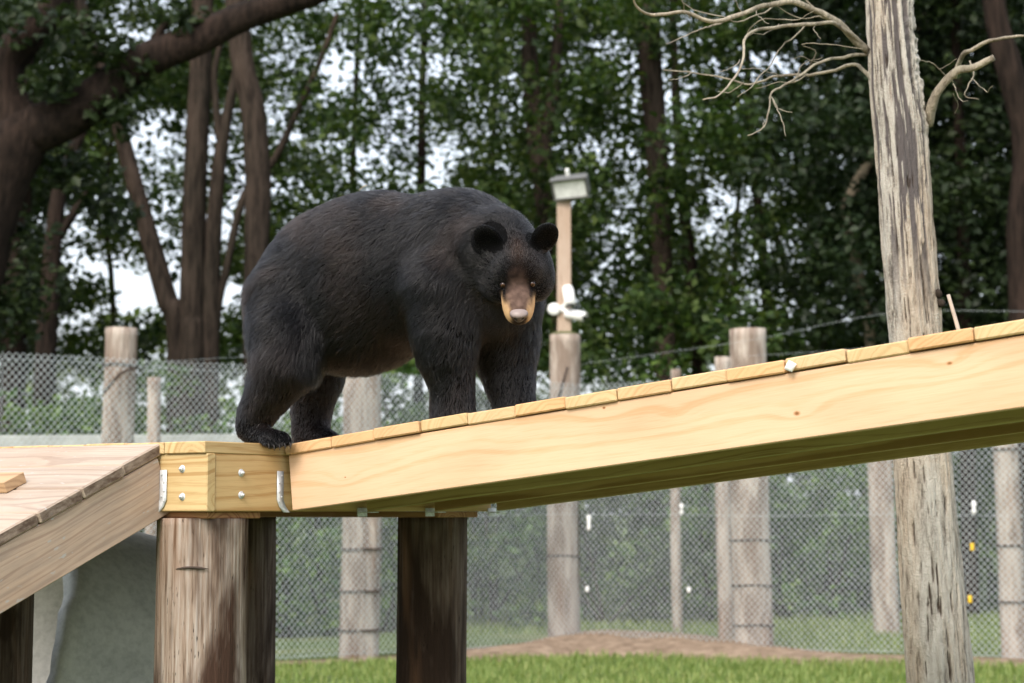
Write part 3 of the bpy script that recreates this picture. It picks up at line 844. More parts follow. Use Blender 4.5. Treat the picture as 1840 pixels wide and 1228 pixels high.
insulator(1750, 912, fY(1750), 'white insulator on the fence right beside the dead tree', M_WHITE, .14)
insulator(1747, 983, fY(1747), 'upper yellow insulator on the fence beside the dead tree', M_YELLOW, .08)
insulator(1743, 1077, fY(1743), 'lower yellow insulator on the fence beside the dead tree', M_YELLOW, .08)
_l = on_t(1742, 604, RW - .05); _sb = np.array(W(_l[0], RW - .05, DECK + SLOPE * _l[0] - .004)); _st = at(1704, 530, _sb[1] + .05)
st = obj('stick', Acc().add(*tube_np(catmull([_sb, _sb * .5 + _st * .5 + np.array([.004, 0, 0]), _st], 14), np.linspace(.0085, .006, 14), 8, .1, (3, 9), 4)).mesh('stick'), M_STICK)
tag(st, 'thin peeled stick standing on the ramp edge beside the dead tree', 'stick')

# ---------------------------------------------------------------- dead tree
DY = 7.6
dead = thing('dead_tree', 'bare pale dead tree with peeling bark behind the ramp', 'tree', (at(1690, 1228, DY)[0] + .05, DY, 0))
le = [(1551, -140), (1555, 0), (1562, 150), (1575, 300), (1586, 450), (1598, 615), (1606, 830), (1616, 1000), (1629, 1228), (1636, 1400), (1630, 1520)]
re_ = [(1632, -140), (1640, 0), (1652, 130), (1667, 230), (1673, 330), (1684, 480), (1693, 600), (1709, 815), (1725, 1000), (1748, 1228), (1768, 1400), (1795, 1520)]
vs = np.linspace(-140, 1510, 520)
lu = np.interp(vs, [p[1] for p in le], [p[0] for p in le]); ru = np.interp(vs, [p[1] for p in re_], [p[0] for p in re_])
path = np.array([at((a + b) / 2, v, DY) for a, b, v in zip(lu, ru, vs)])[::-1]
rad = ((ru - lu) / 2 / ppm(DY) * .985)[::-1]
V, Fc = tube_np(path, rad, 220, .055, (6, 2.2), 5)
ctr = path.repeat(220, 0); vv = V[:len(ctr)]; dirn = vv - ctr; dn = dirn / np.linalg.norm(dirn, axis=1)[:, None]
th = np.arctan2(dn[:, 1], dn[:, 0])
fine = fbm(np.stack([np.cos(th) * 14, np.sin(th) * 14, vv[:, 2] * 8.0], -1), 12, 4)
pl_ = fbm(np.stack([np.cos(th) * 4.2, np.sin(th) * 4.2, vv[:, 2] * 2.0], -1), 23, 5)
upm = np.clip((vv[:, 2] - 2.3) * 2.5, 0.0, 1)
bare = np.clip((.452 - pl_) * 60, 0, 1) * upm          # bark fallen away
crack = np.clip((.355 - fine) * 14, 0, 1)
plate = -bare * .006 - crack * .007
lump = (vnoise(vv * 60, 3) - .4) * .022 * np.clip((dn[:, 0] - .2) * 1.6, 0, 1) * np.clip((vv[:, 2] - 2.9) * 2, 0, 1)   # lichen crust on the right flank, high up
V[:len(ctr)] = vv + dn * ((fine - .5) * .016 + plate + lump)[:, None]
base = path[0]
dm = mesh_np('dead_trunk', V, Fc, True)
da = dm.color_attributes.new('bark', 'FLOAT_COLOR', 'POINT')
cc = np.zeros((len(V), 4), np.float32); cc[:, 3] = 1; cc[:len(ctr), 0] = bare; cc[:len(ctr), 1] = crack; cc[:len(ctr), 2] = np.clip(lump * 110, 0, 1)
da.data.foreach_set('color', cc.ravel())
obj('trunk', dm, M_DEAD, dead)
def branch(pts, r0, r1, parent, n=26, Y=DY, name='branch', mat=None, dy=0.0, seed=1):
    P = np.array([at(u, v, Y + dy * i / max(1, len(pts) - 1)) for i, (u, v) in enumerate(pts)])
    P = catmull(P, n); P += (np.stack([vnoise(P * 9, seed), vnoise(P * 9, seed + 1), vnoise(P * 9, seed + 2)], -1) - .5) * .022 + (np.stack([vnoise(P * 28, seed + 4), vnoise(P * 28, seed + 5), vnoise(P * 28, seed + 6)], -1) - .5) * .009
    return obj(name, Acc().add(*tube_np(P, np.linspace(r0 * .74, r1 * .74, n), 8, .16, (2, 14), seed)).mesh('branch'), mat or M_TWIG, parent)
b1 = branch([(1562, 92), (1535, 70), (1500, 40), (1460, 15), (1425, 0), (1395, 5), (1355, 18), (1310, 32), (1270, 36), (1225, 24), (1180, 26), (1155, 20), (1141, 5), (1140, -15)], .021, .005, dead, 50, dy=-.5, seed=2)
b2 = branch([(1560, 88), (1530, 60), (1495, 42), (1450, 44), (1400, 44), (1365, 50), (1340, 66), (1333, 90), (1328, 125), (1310, 155), (1290, 175), (1262, 178)], .013, .0035, dead, 40, dy=-.7, seed=3)
b3 = branch([(1565, 145), (1550, 130), (1533, 118), (1495, 128), (1450, 136), (1410, 138), (1370, 145), (1335, 150), (1295, 140), (1250, 130), (1190, 127)], .012, .003, dead, 40, dy=.4, seed=4)
b4 = branch([(1560, 96), (1520, 105), (1490, 108), (1455, 122), (1430, 145), (1400, 160), (1385, 172), (1380, 195), (1368, 230), (1342, 243)], .010, .003, dead, 34, dy=-.4, seed=5)
b5 = branch([(1666, 222), (1672, 200), (1688, 165), (1705, 142), (1722, 122), (1750, 116), (1786, 105)], .030, .017, dead, 26, dy=-.2, seed=6, mat=M_TWIG)
b6 = branch([(1712, 138), (1725, 105), (1742, 88), (1775, 75), (1810, 66), (1860, 60)], .016, .006, dead, 26, dy=-.35, seed=7)
tw = [(b1, [(1310, 32), (1270, 50), (1235, 65), (1198, 80)], .006), (b1, [(1460, 15), (1440, -5), (1400, -30)], .006), (b1, [(1395, 5), (1365, 25), (1330, 40), (1300, 30), (1240, 15), (1220, -10)], .005),
      (b1, [(1340, 25), (1320, 5), (1310, -12)], .004), (b1, [(1240, 28), (1226, 10), (1218, -15)], .004), (b1, [(1360, 18), (1372, 35), (1380, 46)], .003), (b1, [(1500, 38), (1470, 28), (1440, 30), (1410, 20), (1390, 5)], .005),
      (b2, [(1450, 44), (1420, 70), (1400, 90), (1380, 115), (1365, 140), (1350, 160), (1325, 175)], .005), (b2, [(1400, 44), (1375, 60), (1350, 62)], .003), (b2, [(1340, 66), (1352, 45), (1380, 32), (1430, 36), (1465, 20)], .004),
      (b2, [(1330, 110), (1310, 125), (1290, 128)], .003), (b2, [(1470, 44), (1464, 55), (1470, 68)], .003),
      (b3, [(1410, 138), (1380, 130), (1350, 120), (1330, 125)], .003), (b3, [(1335, 150), (1310, 165), (1290, 165)], .003), (b3, [(1450, 136), (1420, 150), (1395, 148), (1360, 160)], .004), (b3, [(1250, 130), (1225, 142), (1202, 145)], .003), (b3, [(1250, 130), (1247, 120)], .002),
      (b4, [(1455, 122), (1465, 95), (1440, 80), (1475, 78), (1500, 80), (1550, 88)], .004), (b4, [(1385, 172), (1398, 195), (1425, 203)], .003), (b4, [(1385, 172), (1402, 205), (1412, 243)], .004), (b4, [(1368, 230), (1372, 215)], .002), (b4, [(1430, 145), (1440, 120), (1480, 105)], .004), (b4, [(1490, 108), (1470, 115), (1440, 105), (1420, 110)], .003),
      (b6, [(1742, 110), (1752, 130), (1740, 155), (1732, 172), (1760, 178)], .005), (b6, [(1745, 140), (1770, 162), (1784, 158)], .003), (b5, [(1712, 150), (1690, 125), (1672, 112), (1655, 108)], .004), (b5, [(1690, 122), (1720, 110)], .003), (b5, [(1710, 150), (1722, 175), (1738, 180)], .003), (b5, [(1715, 170), (1722, 190), (1718, 205)], .002)]
for i, (p_, pts, r_) in enumerate(tw):
    branch(pts, r_, .0018, p_, 18, name='twig', dy=random.uniform(-.35, .2), seed=20 + i)
for i, (u, v, s_) in enumerate(((1688, 528, .022), (1694, 545, .018), (1676, 552, .012), (1690, 612, .010), (1660, 605, .012))):
    P = np.array([at(u - 12, v + 2, DY - .05), at(u, v, DY - .06), at(u + 4, v - 1, DY - .06)])
    obj('knob', mesh_np('knob', *tube_np(P, [s_ * .8, s_, s_ * .4], 10, .2, (3, 9), i), True), M_BARK, dead)

# ---------------------------------------------------------------- woods beyond the fence
def leaves_np(C, R, n, size, flat=.6, squash=.75):
    """n leaves about every clump centre C (radius R): folded rhombs of two triangles"""
    C = np.repeat(np.asarray(C), n, 0); R = np.repeat(np.asarray(R), n)
    m = len(C)
    dd = RNG.normal(size=(m, 3)); dd /= np.linalg.norm(dd, axis=1)[:, None]
    rr = RNG.random(m) ** .45
    P = C + dd * (rr * R)[:, None] * np.array([1, 1, squash])
    nrm = RNG.normal(size=(m, 3)) * (1 - flat) + np.array([0, -.15, 1.0]) * flat + RNG.normal(size=(m, 3)) * .25
    nrm /= np.linalg.norm(nrm, axis=1)[:, None]
    a = np.cross(nrm, RNG.normal(size=(m, 3))); a /= np.linalg.norm(a, axis=1)[:, None] + 1e-9
    b = np.cross(nrm, a)
    sz = size * RNG.uniform(.6, 1.3, m)[:, None]
    fold = nrm * sz * .22
    V = np.stack([P - a * sz, P + b * sz * .62 + fold, P + a * sz, P - b * sz * .62 + fold], 1).reshape(-1, 3)
    k = np.arange(m)[:, None] * 4
    return V, [k + np.array([0, 1, 2]), k + np.array([0, 2, 3])]

TREES = []
def tree(name, label, Y, stems, mat=None, group='trees of the woods beyond the fence', leaf=None):
    u, v, _ = stems[0][0]
    b = at(u, v, Y)
    t_ = thing(name, label, 'tree', (b[0], Y, 0), group if group else None)
    first = True; tops = []
    for st_ in stems:
        P = [at(a, c, Y + (0 if len(stems) == 1 else .0)) for a, c, _ in st_]; R_ = [w / ppm(Y) for _, _, w in st_]
        if st_[0][1] > 560:                      # grows from the ground
            P.insert(0, np.array([P[0][0] + (P[0][0] - P[1][0]) * .3, Y, -.1])); R_.insert(0, R_[0] * 1.35)
        n = 12 * len(P)
        path = catmull(np.array(P), n); rr = np.interp(np.linspace(0, len(P) - 1, n), np.arange(len(P)), R_)
        V, Fc = tube_np(path, rr, 24, .10, (4, 1.2), int(u) + int(st_[-1][0]))
        o = obj('trunk' if first or st_[0][1] > 560 else 'limb', mesh_np('trunk', V, Fc, True), mat or M_BARK, t_)
        first = False; tops.append(path)
    TREES.append(dict(o=t_, Y=Y, u=float(np.mean([p[0] for s_ in stems for p in s_ if p[1] < 350] or [u])), leaf=leaf or M_LEAF, cl=[], cr=[]))
    return t_

tree('oak_tree', 'gnarled dark oak with one great limb arching across the woods', 25.5,
     [[(-95, 640, 74), (-60, 480, 66), (-15, 340, 58), (30, 255, 54), (52, 225, 46)],
      [(40, 240, 50), (110, 215, 42), (175, 175, 38), (240, 120, 33), (300, 92, 31), (360, 68, 30), (420, 38, 27), (490, 12, 24), (580, -15, 19), (720, -70, 14)],
      [(45, 250, 46), (15, 180, 36), (10, 120, 34), (45, 70, 32), (85, 25, 28), (120, -40, 22), (150, -120, 16)],
      [(265, 105, 14), (280, 70, 9), (300, 40, 6)]], M_BARKD, leaf=M_LEAFD)
tree('multi_stem_maple', 'clump of several brown stems from one base above the pale squared fence post', 30.5,
     [[(345, 640, 30), (346, 560, 24), (348, 430, 22), (352, 300, 21), (360, 120, 20), (366, -60, 19), (370, -250, 14)],
      [(322, 625, 22), (300, 540, 19), (280, 470, 18), (255, 380, 16), (228, 280, 14), (195, 160, 13), (155, 50, 12), (130, -60, 10)],
      [(378, 630, 16), (380, 520, 16), (385, 400, 14), (396, 280, 12), (412, 190, 9), (430, 100, 7)],
      [(386, 625, 7), (408, 480, 7), (440, 350, 7), (492, 288, 7), (530, 210, 6), (575, 110, 5), (606, 25, 4)],
      [(395, 250, 8), (385, 140, 6), (400, 60, 5)]], M_BARK)
tree('maple_tree', 'thick straight brown trunk rising behind the bear rump', 29.0,
     [[(462, 640, 25), (462, 450, 23), (463, 320, 23), (455, 200, 22), (436, 110, 21), (424, 0, 20), (418, -120, 18), (410, -300, 13)], [(425, 60, 10), (470, 10, 8), (540, -60, 6)]], M_BARK)
tree('slim_tree', 'slim dark trunk standing straight above the bear back', 40.0, [[(752, 660, 9), (756, 450, 8.5), (757, 300, 8), (759, 150, 6.5), (765, 0, 5.5), (768, -150, 4)]], M_BARKD)
tree('forked_tree', 'forked brown trunk behind the camera pole', 33.0,
     [[(1012, 640, 19), (992, 480, 18), (978, 340, 20), (968, 250, 22), (955, 150, 16), (950, 50, 14), (945, -60, 12), (940, -200, 9)], [(972, 262, 14), (992, 180, 12), (1000, 90, 10), (1012, -40, 8)]], M_BARK)
tree('maple_tree', 'stout brown trunk between the camera pole and the banded fence post', 31.5,
     [[(1196, 680, 19), (1191, 520, 18), (1186, 380, 19), (1178, 230, 20), (1168, 120, 21), (1166, 0, 20), (1160, -200, 15)]], M_BARK)
tree('slim_tree', 'dark leaning slim trunk just beside the stout brown trunk', 37.0, [[(1256, 640, 14), (1243, 500, 12), (1230, 380, 11), (1222, 300, 10), (1212, 120, 8), (1208, -60, 6)]], M_BARKD)
tree('slim_tree', 'slim dark trunk with a side stem over the banded fence post', 41.0, [[(1384, 640, 11), (1372, 470, 10), (1362, 370, 9), (1348, 220, 7), (1340, 40, 6)], [(1420, 520, 6), (1400, 440, 6), (1375, 390, 5)]], M_BARKD)
tree('slim_tree', 'slim dark trunk between banded fence post and crooked pale tree', 39.0, [[(1484, 650, 9), (1476, 500, 9), (1466, 390, 8), (1462, 200, 6), (1450, 0, 5)]], M_BARKD)
tree('crooked_tree', 'crooked pale stem bending behind the dead tree', 30.0, [[(1565, 640, 9), (1550, 540, 10), (1530, 430, 12), (1523, 380, 12), (1535, 340, 11), (1570, 275, 9), (1615, 190, 8), (1650, 70, 7), (1668, -30, 6)]], M_BARKP, leaf=M_LEAFD)
tree('cedar_tree', 'reddish dark trunk at the shaded edge of the woods beyond the dead tree', 27.0,
     [[(1838, 650, 23), (1834, 420, 25), (1845, 260, 26), (1815, 130, 25), (1788, 20, 21), (1775, -140, 17)]], M_BARKD, leaf=M_LEAFD)
tree('cedar_tree', 'dark bushy cedar just behind the dead tree', 29.0, [[(1735, 650, 12), (1730, 400, 11), (1722, 200, 9), (1715, 0, 8), (1710, -150, 6)]], M_BARKD, leaf=M_LEAFD)
tree('maple_tree', 'dark brown trunk behind the fence above the weathered ramp', 28.5, [[(82, 650, 19), (90, 520, 17), (96, 430, 16), (110, 330, 13), (150, 230, 9)], [(95, 440, 9), (135, 380, 8), (170, 330, 6)]], M_BARKD)
tree('maple_tree', 'shadowed trunk under the arching oak limb', 30.0, [[(24, 650, 23), (30, 520, 21), (36, 400, 19), (42, 250, 17), (48, 50, 14)]], M_BARKD, leaf=M_LEAFD)
tree('slim_tree', 'thin young stem with yellowish leaves between oak and stem clump', 44.0, [[(205, 650, 6), (200, 500, 5), (190, 380, 5), (205, 200, 4)]], M_BARKD, leaf=M_LEAFY)
tree('slim_tree', 'thin pale stem with yellowish leaves behind the banded fence post', 47.0, [[(1310, 640, 6), (1318, 500, 5), (1330, 300, 4)]], M_BARK, leaf=M_LEAFY)
tree('slim_tree', 'thin stem in the far woods behind the bear head', 46.0, [[(880, 640, 7), (884, 400, 6), (890, 150, 5), (900, -60, 4)]], M_BARKD, leaf=M_LEAFY)
tree('slim_tree', 'thin stem in the far woods behind the bear shoulders', 45.0, [[(640, 640, 7), (632, 400, 6), (640, 150, 5), (650, -60, 4)]], M_BARKD)

# crown clumps: more of them where the wood is closed, fewer where the sky shows through
GAPS = [(250, 480, 150, 130, .80), (130, 540, 90, 90, .55), (260, 250, 60, 130, .8), (245, 60, 70, 60, .65), (410, 330, 40, 160, .7), (560, 150, 90, 120, .60), (700, 130, 90, 110, .75), (640, 270, 90, 60, .6),
        (830, 280, 70, 60, .65), (860, 100, 50, 60, .5), (1110, 320, 70, 60, .7), (1130, 200, 40, 80, .4), (1320, 430, 85, 110, .70), (1420, 150, 60, 90, .40), (530, 330, 60, 60, .6), (1480, 480, 50, 70, .3), (1800, 560, 30, 30, .4), (30, 90, 20, 60, .3), (1760, 480, 40, 60, .2)]
def dens(u, v):
    k = 1.0
    for (gu, gv, ru, rv, a) in GAPS:
        k *= 1 - a * math.exp(-(((u - gu) / ru) ** 2 + ((v - gv) / rv) ** 2))
    return k
def ndark(u): return 1 / (1 + math.exp(-(u - 1430) / 60)) + 1 / (1 + math.exp((u - 120) / 40))
cnt = 0
for tr in range(4900):
    u = random.uniform(-450, 2290); v = random.uniform(-420, 660)
    if random.random() > dens(u, v) ** 1.1: continue
    if v < 0 and random.random() < .35: continue
    inside = ndark(u)
    if random.random() > .62 + .38 * inside: continue
    Y = random.uniform(32.5 if 130 < u < 560 else 29 if u < 1300 else 27.5, 52)
    c = at(u, v, Y)
    if c[2] < .8: continue
    best, bd = None, 1e9
    for T in TREES:
        dd_ = abs(T['u'] - u) / 110 + abs(T['Y'] - Y) / 5
        if dd_ < bd: best, bd = T, dd_
    if best['leaf'] is M_LEAFY and dens(u, v) > .9: best = TREES[3]
    if (T := best)['leaf'] is M_LEAFD and 260 < u < 1380: best = TREES[1]
    best['cl'].append(c); best['cr'].append(random.uniform(.45, 1.0)); cnt += 1
# leafy sprays hanging near the oak limb and the top of the frame
for (u, v, Y, r_) in ((130, 60, 25, .5), (190, 90, 25.2, .45), (90, 150, 25, .4), (210, 210, 25.3, .45), (330, 40, 25.5, .4), (20, 30, 24.8, .6), (30, 420, 26, .6), (60, 520, 26, .6), (20, 560, 26, .6), (240, 130, 25.4, .35), (160, 330, 26, .5), (110, 300, 26, .45), (200, 380, 26.5, .45)):
    TREES[0]['cl'].append(at(u, v, Y)); TREES[0]['cr'].append(r_)
for T in TREES:
    if not T['cl']: continue
    n = 190 if T['leaf'] is M_LEAFD else 150
    V, Fc = leaves_np(T['cl'], T['cr'], n, .084 if T['leaf'] is not M_LEAFD else .080)
    obj('crown', mesh_np('crown', V, Fc), T['leaf'], T['o'])

# shrubs along the outside of the fence
SH = [(1040, 28.6, 1.3, 3.9, 0), (1150, 29.0, 1.3, 3.7, 0), (1240, 29.4, 1.3, 3.8, 1), (860, 28.5, 1.3, 3.5, 0), (740, 28.4, 1.3, 3.6, 1), (1430, 31, 1.4, 3.9, 0), (1650, 31, 1.5, 4.0, 0), (-60, 24.0, 1.3, 2.4, 0), (90, 23.5, 1.1, 2.7, 1), (190, 24.5, 1.0, 2.0, 2), (330, 25.0, 1.1, 2.3, 1), (420, 25.5, .9, 2.9, 0), (520, 25.0, 1.0, 2.0, 1), (590, 25.4, 1.0, 2.7, 0), (700, 26.0, 1.1, 2.3, 1), (790, 26.4, 1.1, 2.8, 0), (880, 26.6, 1.1, 2.4, 1),
      (985, 27.4, 1.2, 2.7, 0), (1090, 27.0, 1.2, 2.5, 0), (1180, 27.6, 1.2, 2.9, 1), (1270, 27.4, 1.2, 2.6, 0), (1400, 28.4, 1.2, 2.6, 1), (1490, 29.0, 1.3, 2.4, 0), (1610, 30.0, 1.4, 2.8, 0), (1720, 30.5, 1.4, 2.5, 0), (1840, 30.5, 1.5, 2.8, 0), (1960, 30, 1.4, 2.6, 0), (-200, 23, 1.4, 2.6, 0),
      (240, 28.0, 1.3, 3.4, 0), (650, 29, 1.4, 3.2, 0), (1330, 31, 1.5, 3.3, 0), (1540, 33, 1.6, 3.6, 0), (1780, 33.5, 1.7, 3.8, 0)]
WORDS = ['tall behind the camera pole foot', 'tall beside the stout brown trunk', 'tall at the foot of the dark leaning trunk', 'tall between the bear front legs', 'tall under the bear chest', 'tall between banded post and crooked stem', 'tall behind the dead tree trunk', 'behind the weathered ramp end', 'beside the pale squared fence post', 'behind the slim grey rail post', 'over the pale rail', 'behind the bear hind legs', 'behind the platform pole', 'under the bear belly', 'behind the banded post near the platform', 'beside the dark platform pole', 'left of the camera pole foot', 'right behind the camera pole',
         'between camera pole and slim post', 'behind the thin short post', 'behind the slim grey post', 'beside the thick banded post', 'behind the leaning brownish post', 'behind the dead tree foot', 'behind the yellow insulators', 'behind the fence post past the dead tree', 'past the end of the ramp', 'beyond the weathered ramp',
         'at the foot of the stem clump', 'at the foot of the slim dark trunk', 'at the foot of the leaning slim trunk', 'at the foot of the crooked pale tree', 'at the foot of the reddish dark trunk']
for i, (u, Y, r_, hh, kind) in enumerate(SH):
    X = (u - U0) / F_PX * Y
    nm = ['dense dark green shrub ', 'bright green leafy shrub ', 'small yellow-green shrub '][kind]
    t_ = thing('shrub', nm + WORDS[i], 'shrub', (X, Y, 0), 'shrubs along the outside of the fence')
    cl, cr = [], []
    for q in range(24 if kind < 2 else 9):
        z = hh * random.random() ** .8; w_ = r_ * (1 - .55 * (z / hh) ** 2)
        cl.append((X + random.uniform(-w_, w_), Y + random.uniform(-w_, w_) * .7, z + .12)); cr.append(random.uniform(.28, .5))
    V, Fc = leaves_np(cl, cr, 85, .062, .5)
    V[:, 2] = np.maximum(V[:, 2], .01)
    obj('foliage', mesh_np('foliage', V, Fc), [M_LEAFS if i % 3 else M_LEAF, M_LEAFS, M_LEAFY][kind], t_)
    ac = Acc()
    for q in range(5):
        c = np.array(cl[q])
        ac.add(*tube_np(catmull([(X + random.uniform(-.1, .1), Y, -.05), ((X + c[0]) / 2, (Y + c[1]) / 2, c[2] * .6), tuple(c)], 8), np.linspace(.025, .008, 8), 6))
    obj('stems', ac.mesh('stems'), M_BARK, t_)
# the far wood that reads as one mass
cl, cr = [], []
for q in range(420):
    X = random.uniform(-34, 34); Y = random.uniform(58, 76); z = random.random() ** .9 * (7.0 + 2.5 * math.sin(X * .35) + 1.5 * math.sin(X * .9 + 2)) + .3
    u, v = proj((X, Y, z))
    if random.random() > .15 + .85 * dens(u, v) ** 1.5: continue
    cl.append((X, Y, z)); cr.append(random.uniform(.8, 1.7))
V, Fc = leaves_np(cl, cr, 85, .20, .5)
tag(obj('far_wood', mesh_np('far_wood', V, Fc), M_LEAFY), 'yellow-green wood far behind the tree trunks', 'wood', kind='stuff')

# ---------------------------------------------------------------- black bear
# implicit body in ramp coordinates (s, t, h), polygonised by surface nets
def surface_nets(Fg, org, hs):
    nx, ny, nz = Fg.shape
    sgn = Fg < 0
    cs = [(a, b, c) for a in (0, 1) for b in (0, 1) for c in (0, 1)]
    sh = lambda A, c: A[c[0]:nx - 1 + c[0], c[1]:ny - 1 + c[1], c[2]:nz - 1 + c[2]]
    tot = sum(sh(sgn, c).astype(np.int8) for c in cs)
    act = (tot > 0) & (tot < 8)
    ids = np.full(act.shape, -1, np.int64); I = np.argwhere(act); ids[act] = np.arange(len(I))
    acc = np.zeros((len(I), 3)); num = np.zeros(len(I))
    vals = {c: sh(Fg, c)[act] for c in cs}
    for a in cs:
        for ax_ in range(3):
            if a[ax_]: continue
            b = list(a); b[ax_] = 1; b = tuple(b)
            fa, fb = vals[a], vals[b]; m = (fa < 0) != (fb < 0)
            tt = np.where(m, fa / np.where(m, fa - fb, 1), 0)
            p = np.tile(np.array(a, float), (len(I), 1)); p[:, ax_] += tt
            acc[m] += p[m]; num[m] += 1
    Vv = (I + acc / num[:, None]) * hs + org
    quads = []
    for ax_ in range(3):
        s0 = [slice(1, -1)] * 3; s0[ax_] = slice(0, -1); s1 = list(s0); s1[ax_] = slice(1, None)
        A, B = sgn[tuple(s0)], sgn[tuple(s1)]
        e = np.argwhere(A != B); flip = A[A != B]
        e = e + np.array([0 if k == ax_ else 1 for k in range(3)])
        b, c = [(1, 2), (2, 0), (0, 1)][ax_]
        def cell(db, dc):
            q = e.copy(); q[:, b] += db; q[:, c] += dc; return ids[q[:, 0], q[:, 1], q[:, 2]]
        q = np.stack([cell(-1, -1), cell(0, -1), cell(0, 0), cell(-1, 0)], -1)
        q[~flip] = q[~flip][:, ::-1]
        quads.append(q)
    return Vv, np.vstack(quads)
class SDF:
    def __init__(s, lo, hi, hs):
        s.lo = np.array(lo, float); s.hs = hs; s.n = np.ceil((np.array(hi) - s.lo) / hs).astype(int) + 1
        s.F = np.full(s.n, .5)
    def _sub(s, lo, hi, pad):
        a = np.maximum(0, np.floor((lo - pad - s.lo) / s.hs).astype(int)); b = np.minimum(s.n, np.ceil((hi + pad - s.lo) / s.hs).astype(int) + 1)
        sl = tuple(slice(x, y) for x, y in zip(a, b))
        g = np.stack(np.meshgrid(*[s.lo[k] + s.hs * np.arange(a[k], b[k]) for k in range(3)], indexing='ij'), -1)
        return sl, g
    def _mix(s, sl, d, k, cut=False):
        f = s.F[sl]
        if cut:
            h = np.clip(.5 - .5 * (f + d) / k, 0, 1); s.F[sl] = f * (1 - h) + (-d) * h + k * h * (1 - h)
        else:
            h = np.clip(.5 + .5 * (d - f) / k, 0, 1); s.F[sl] = d * (1 - h) + f * h - k * h * (1 - h)
    def ell(s, c, r, k=.05, R=None, cut=False):
        c = np.array(c, float); r = np.array(r, float); m = r.max()
        sl, g = s._sub(c - m, c + m, k + .03); q = g - c
        if R is not None: q = q @ np.asarray(R)          # columns of R: local axes
        k0 = np.linalg.norm(q / r, axis=-1); k1 = np.linalg.norm(q / r ** 2, axis=-1) + 1e-9
        s._mix(sl, np.where(k0 < 1e-4, -r.min(), k0 * (k0 - 1) / k1), k, cut)
    def cone(s, a, ra, b, rb, k=.04, cut=False):
        a, b = np.array(a, float), np.array(b, float); m = max(ra, rb)
        sl, g = s._sub(np.minimum(a, b) - m, np.maximum(a, b) + m, k + .03)
        ba = b - a; tt = np.clip(((g - a) @ ba) / (ba @ ba + 1e-12), 0, 1)
        d = np.linalg.norm(g - a - tt[..., None] * ba, axis=-1) - (ra + (rb - ra) * tt)
        s._mix(sl, d, k, cut)
    def chain(s, pts, k=.04):
        for (a, ra), (b, rb) in zip(pts[:-1], pts[1:]): s.cone(a, ra, b, rb, k)
def PX(u, v, t, rpx, sh_=4.0):
    p = on_t(u, v, t); w = W(*p); return p, max(.012, (rpx - sh_)) / ppm(w[1])

B = SDF((-.55, -.45, .10), (1.30, .75, 1.20), .0075)
TC = .19
def E(u, v, t, rs, rt, rh, k=.07, tilt=0.0):
    p = on_t(u, v, t); ca, sa = math.cos(tilt), math.sin(tilt)
    B.ell(p, (rs, rt, rh), k, np.array([[ca, 0, -sa], [0, 1, 0], [sa, 0, ca]]))
# trunk of the body
E(596, 522, TC, .262, .232, .265, .07)              # haunches
E(676, 490, TC, .315, .242, .268, .08)               # barrel
E(655, 556, TC, .22, .205, .195, .07)               # belly
E(800, 490, TC, .235, .205, .255, .09)              # ribcage, shoulders
E(820, 440, TC, .20, .14, .155, .07)                # withers
E(872, 505, TC, .15, .155, .20, .07)                # chest
E(632, 612, TC - .02, .12, .15, .085, .05)           # hanging belly
# neck and head
HD = math.radians(42)
hc_w = W(*on_t(929, 477, .085)); hc = L_of(hc_w)
def dirL(v3): return np.array([v3[0] * DV[0] + v3[1] * DV[1], v3[0] * NV[0] + v3[1] * NV[1], v3[2]])
hx = dirL((1, 0, .03)); hx /= np.linalg.norm(hx)
hy = dirL((0.02, -math.cos(HD), -math.sin(HD))); hy -= hx * (hx @ hy); hy /= np.linalg.norm(hy)
hz = np.cross(hx, hy); hz = hz if hz[2] > 0 else -hz
HR = np.column_stack([hx, hy, hz])
def hp(x, y, z): return hc + HR @ np.array([x, y, z])
def hE(c, r, k=.03, cut=False, rz_=0.0, ry_=0.0):
    R = HR
    if rz_ or ry_:
        c1, s1, c2, s2 = math.cos(rz_), math.sin(rz_), math.cos(ry_), math.sin(ry_)
        R = HR @ np.array([[c1, -s1, 0], [s1, c1, 0], [0, 0, 1]]) @ np.array([[c2, 0, s2], [0, 1, 0], [-s2, 0, c2]])
    B.ell(hp(*c), r, k, R, cut)
p, r_ = PX(840, 445, TC - .01, 92); q, rq = PX(897, 452, .10, 76)
B.cone(p, r_, q, rq, .06)
B.cone(q, rq * .93, hp(0, -.05, -.015), .088, .035)
hE((0, -.005, -.002), (.104, .115, .104))
for sx in (-1, 1):
    hE((sx * .060, .015, -.040), (.052, .085, .062), .035)
    hE((sx * .038, .076, .030), (.034, .042, .028), .022)          # brows
hE((0, .060, .035), (.062, .062, .055), .035)
B.cone(hp(0, .075, -.022), .058, hp(0, .150, -.034), .0465, .025)
B.cone(hp(0, .150, -.034), .0465, hp(0, .190, -.040), .0425, .02)
B.cone(hp(0, .070, -.075), .044, hp(0, .165, -.068), .026, .018)
for sx in (-1, 1):
    hE((sx * .021, .172, -.048), (.021, .034, .026), .012)         # lip pads
    hE((sx * .087, .004, .104), (.046, .019, .053), .012, False, -sx * .30, sx * .42)
    hE((sx * .089, .026, .108), (.030, .012, .036), .008, True, -sx * .30, sx * .42)
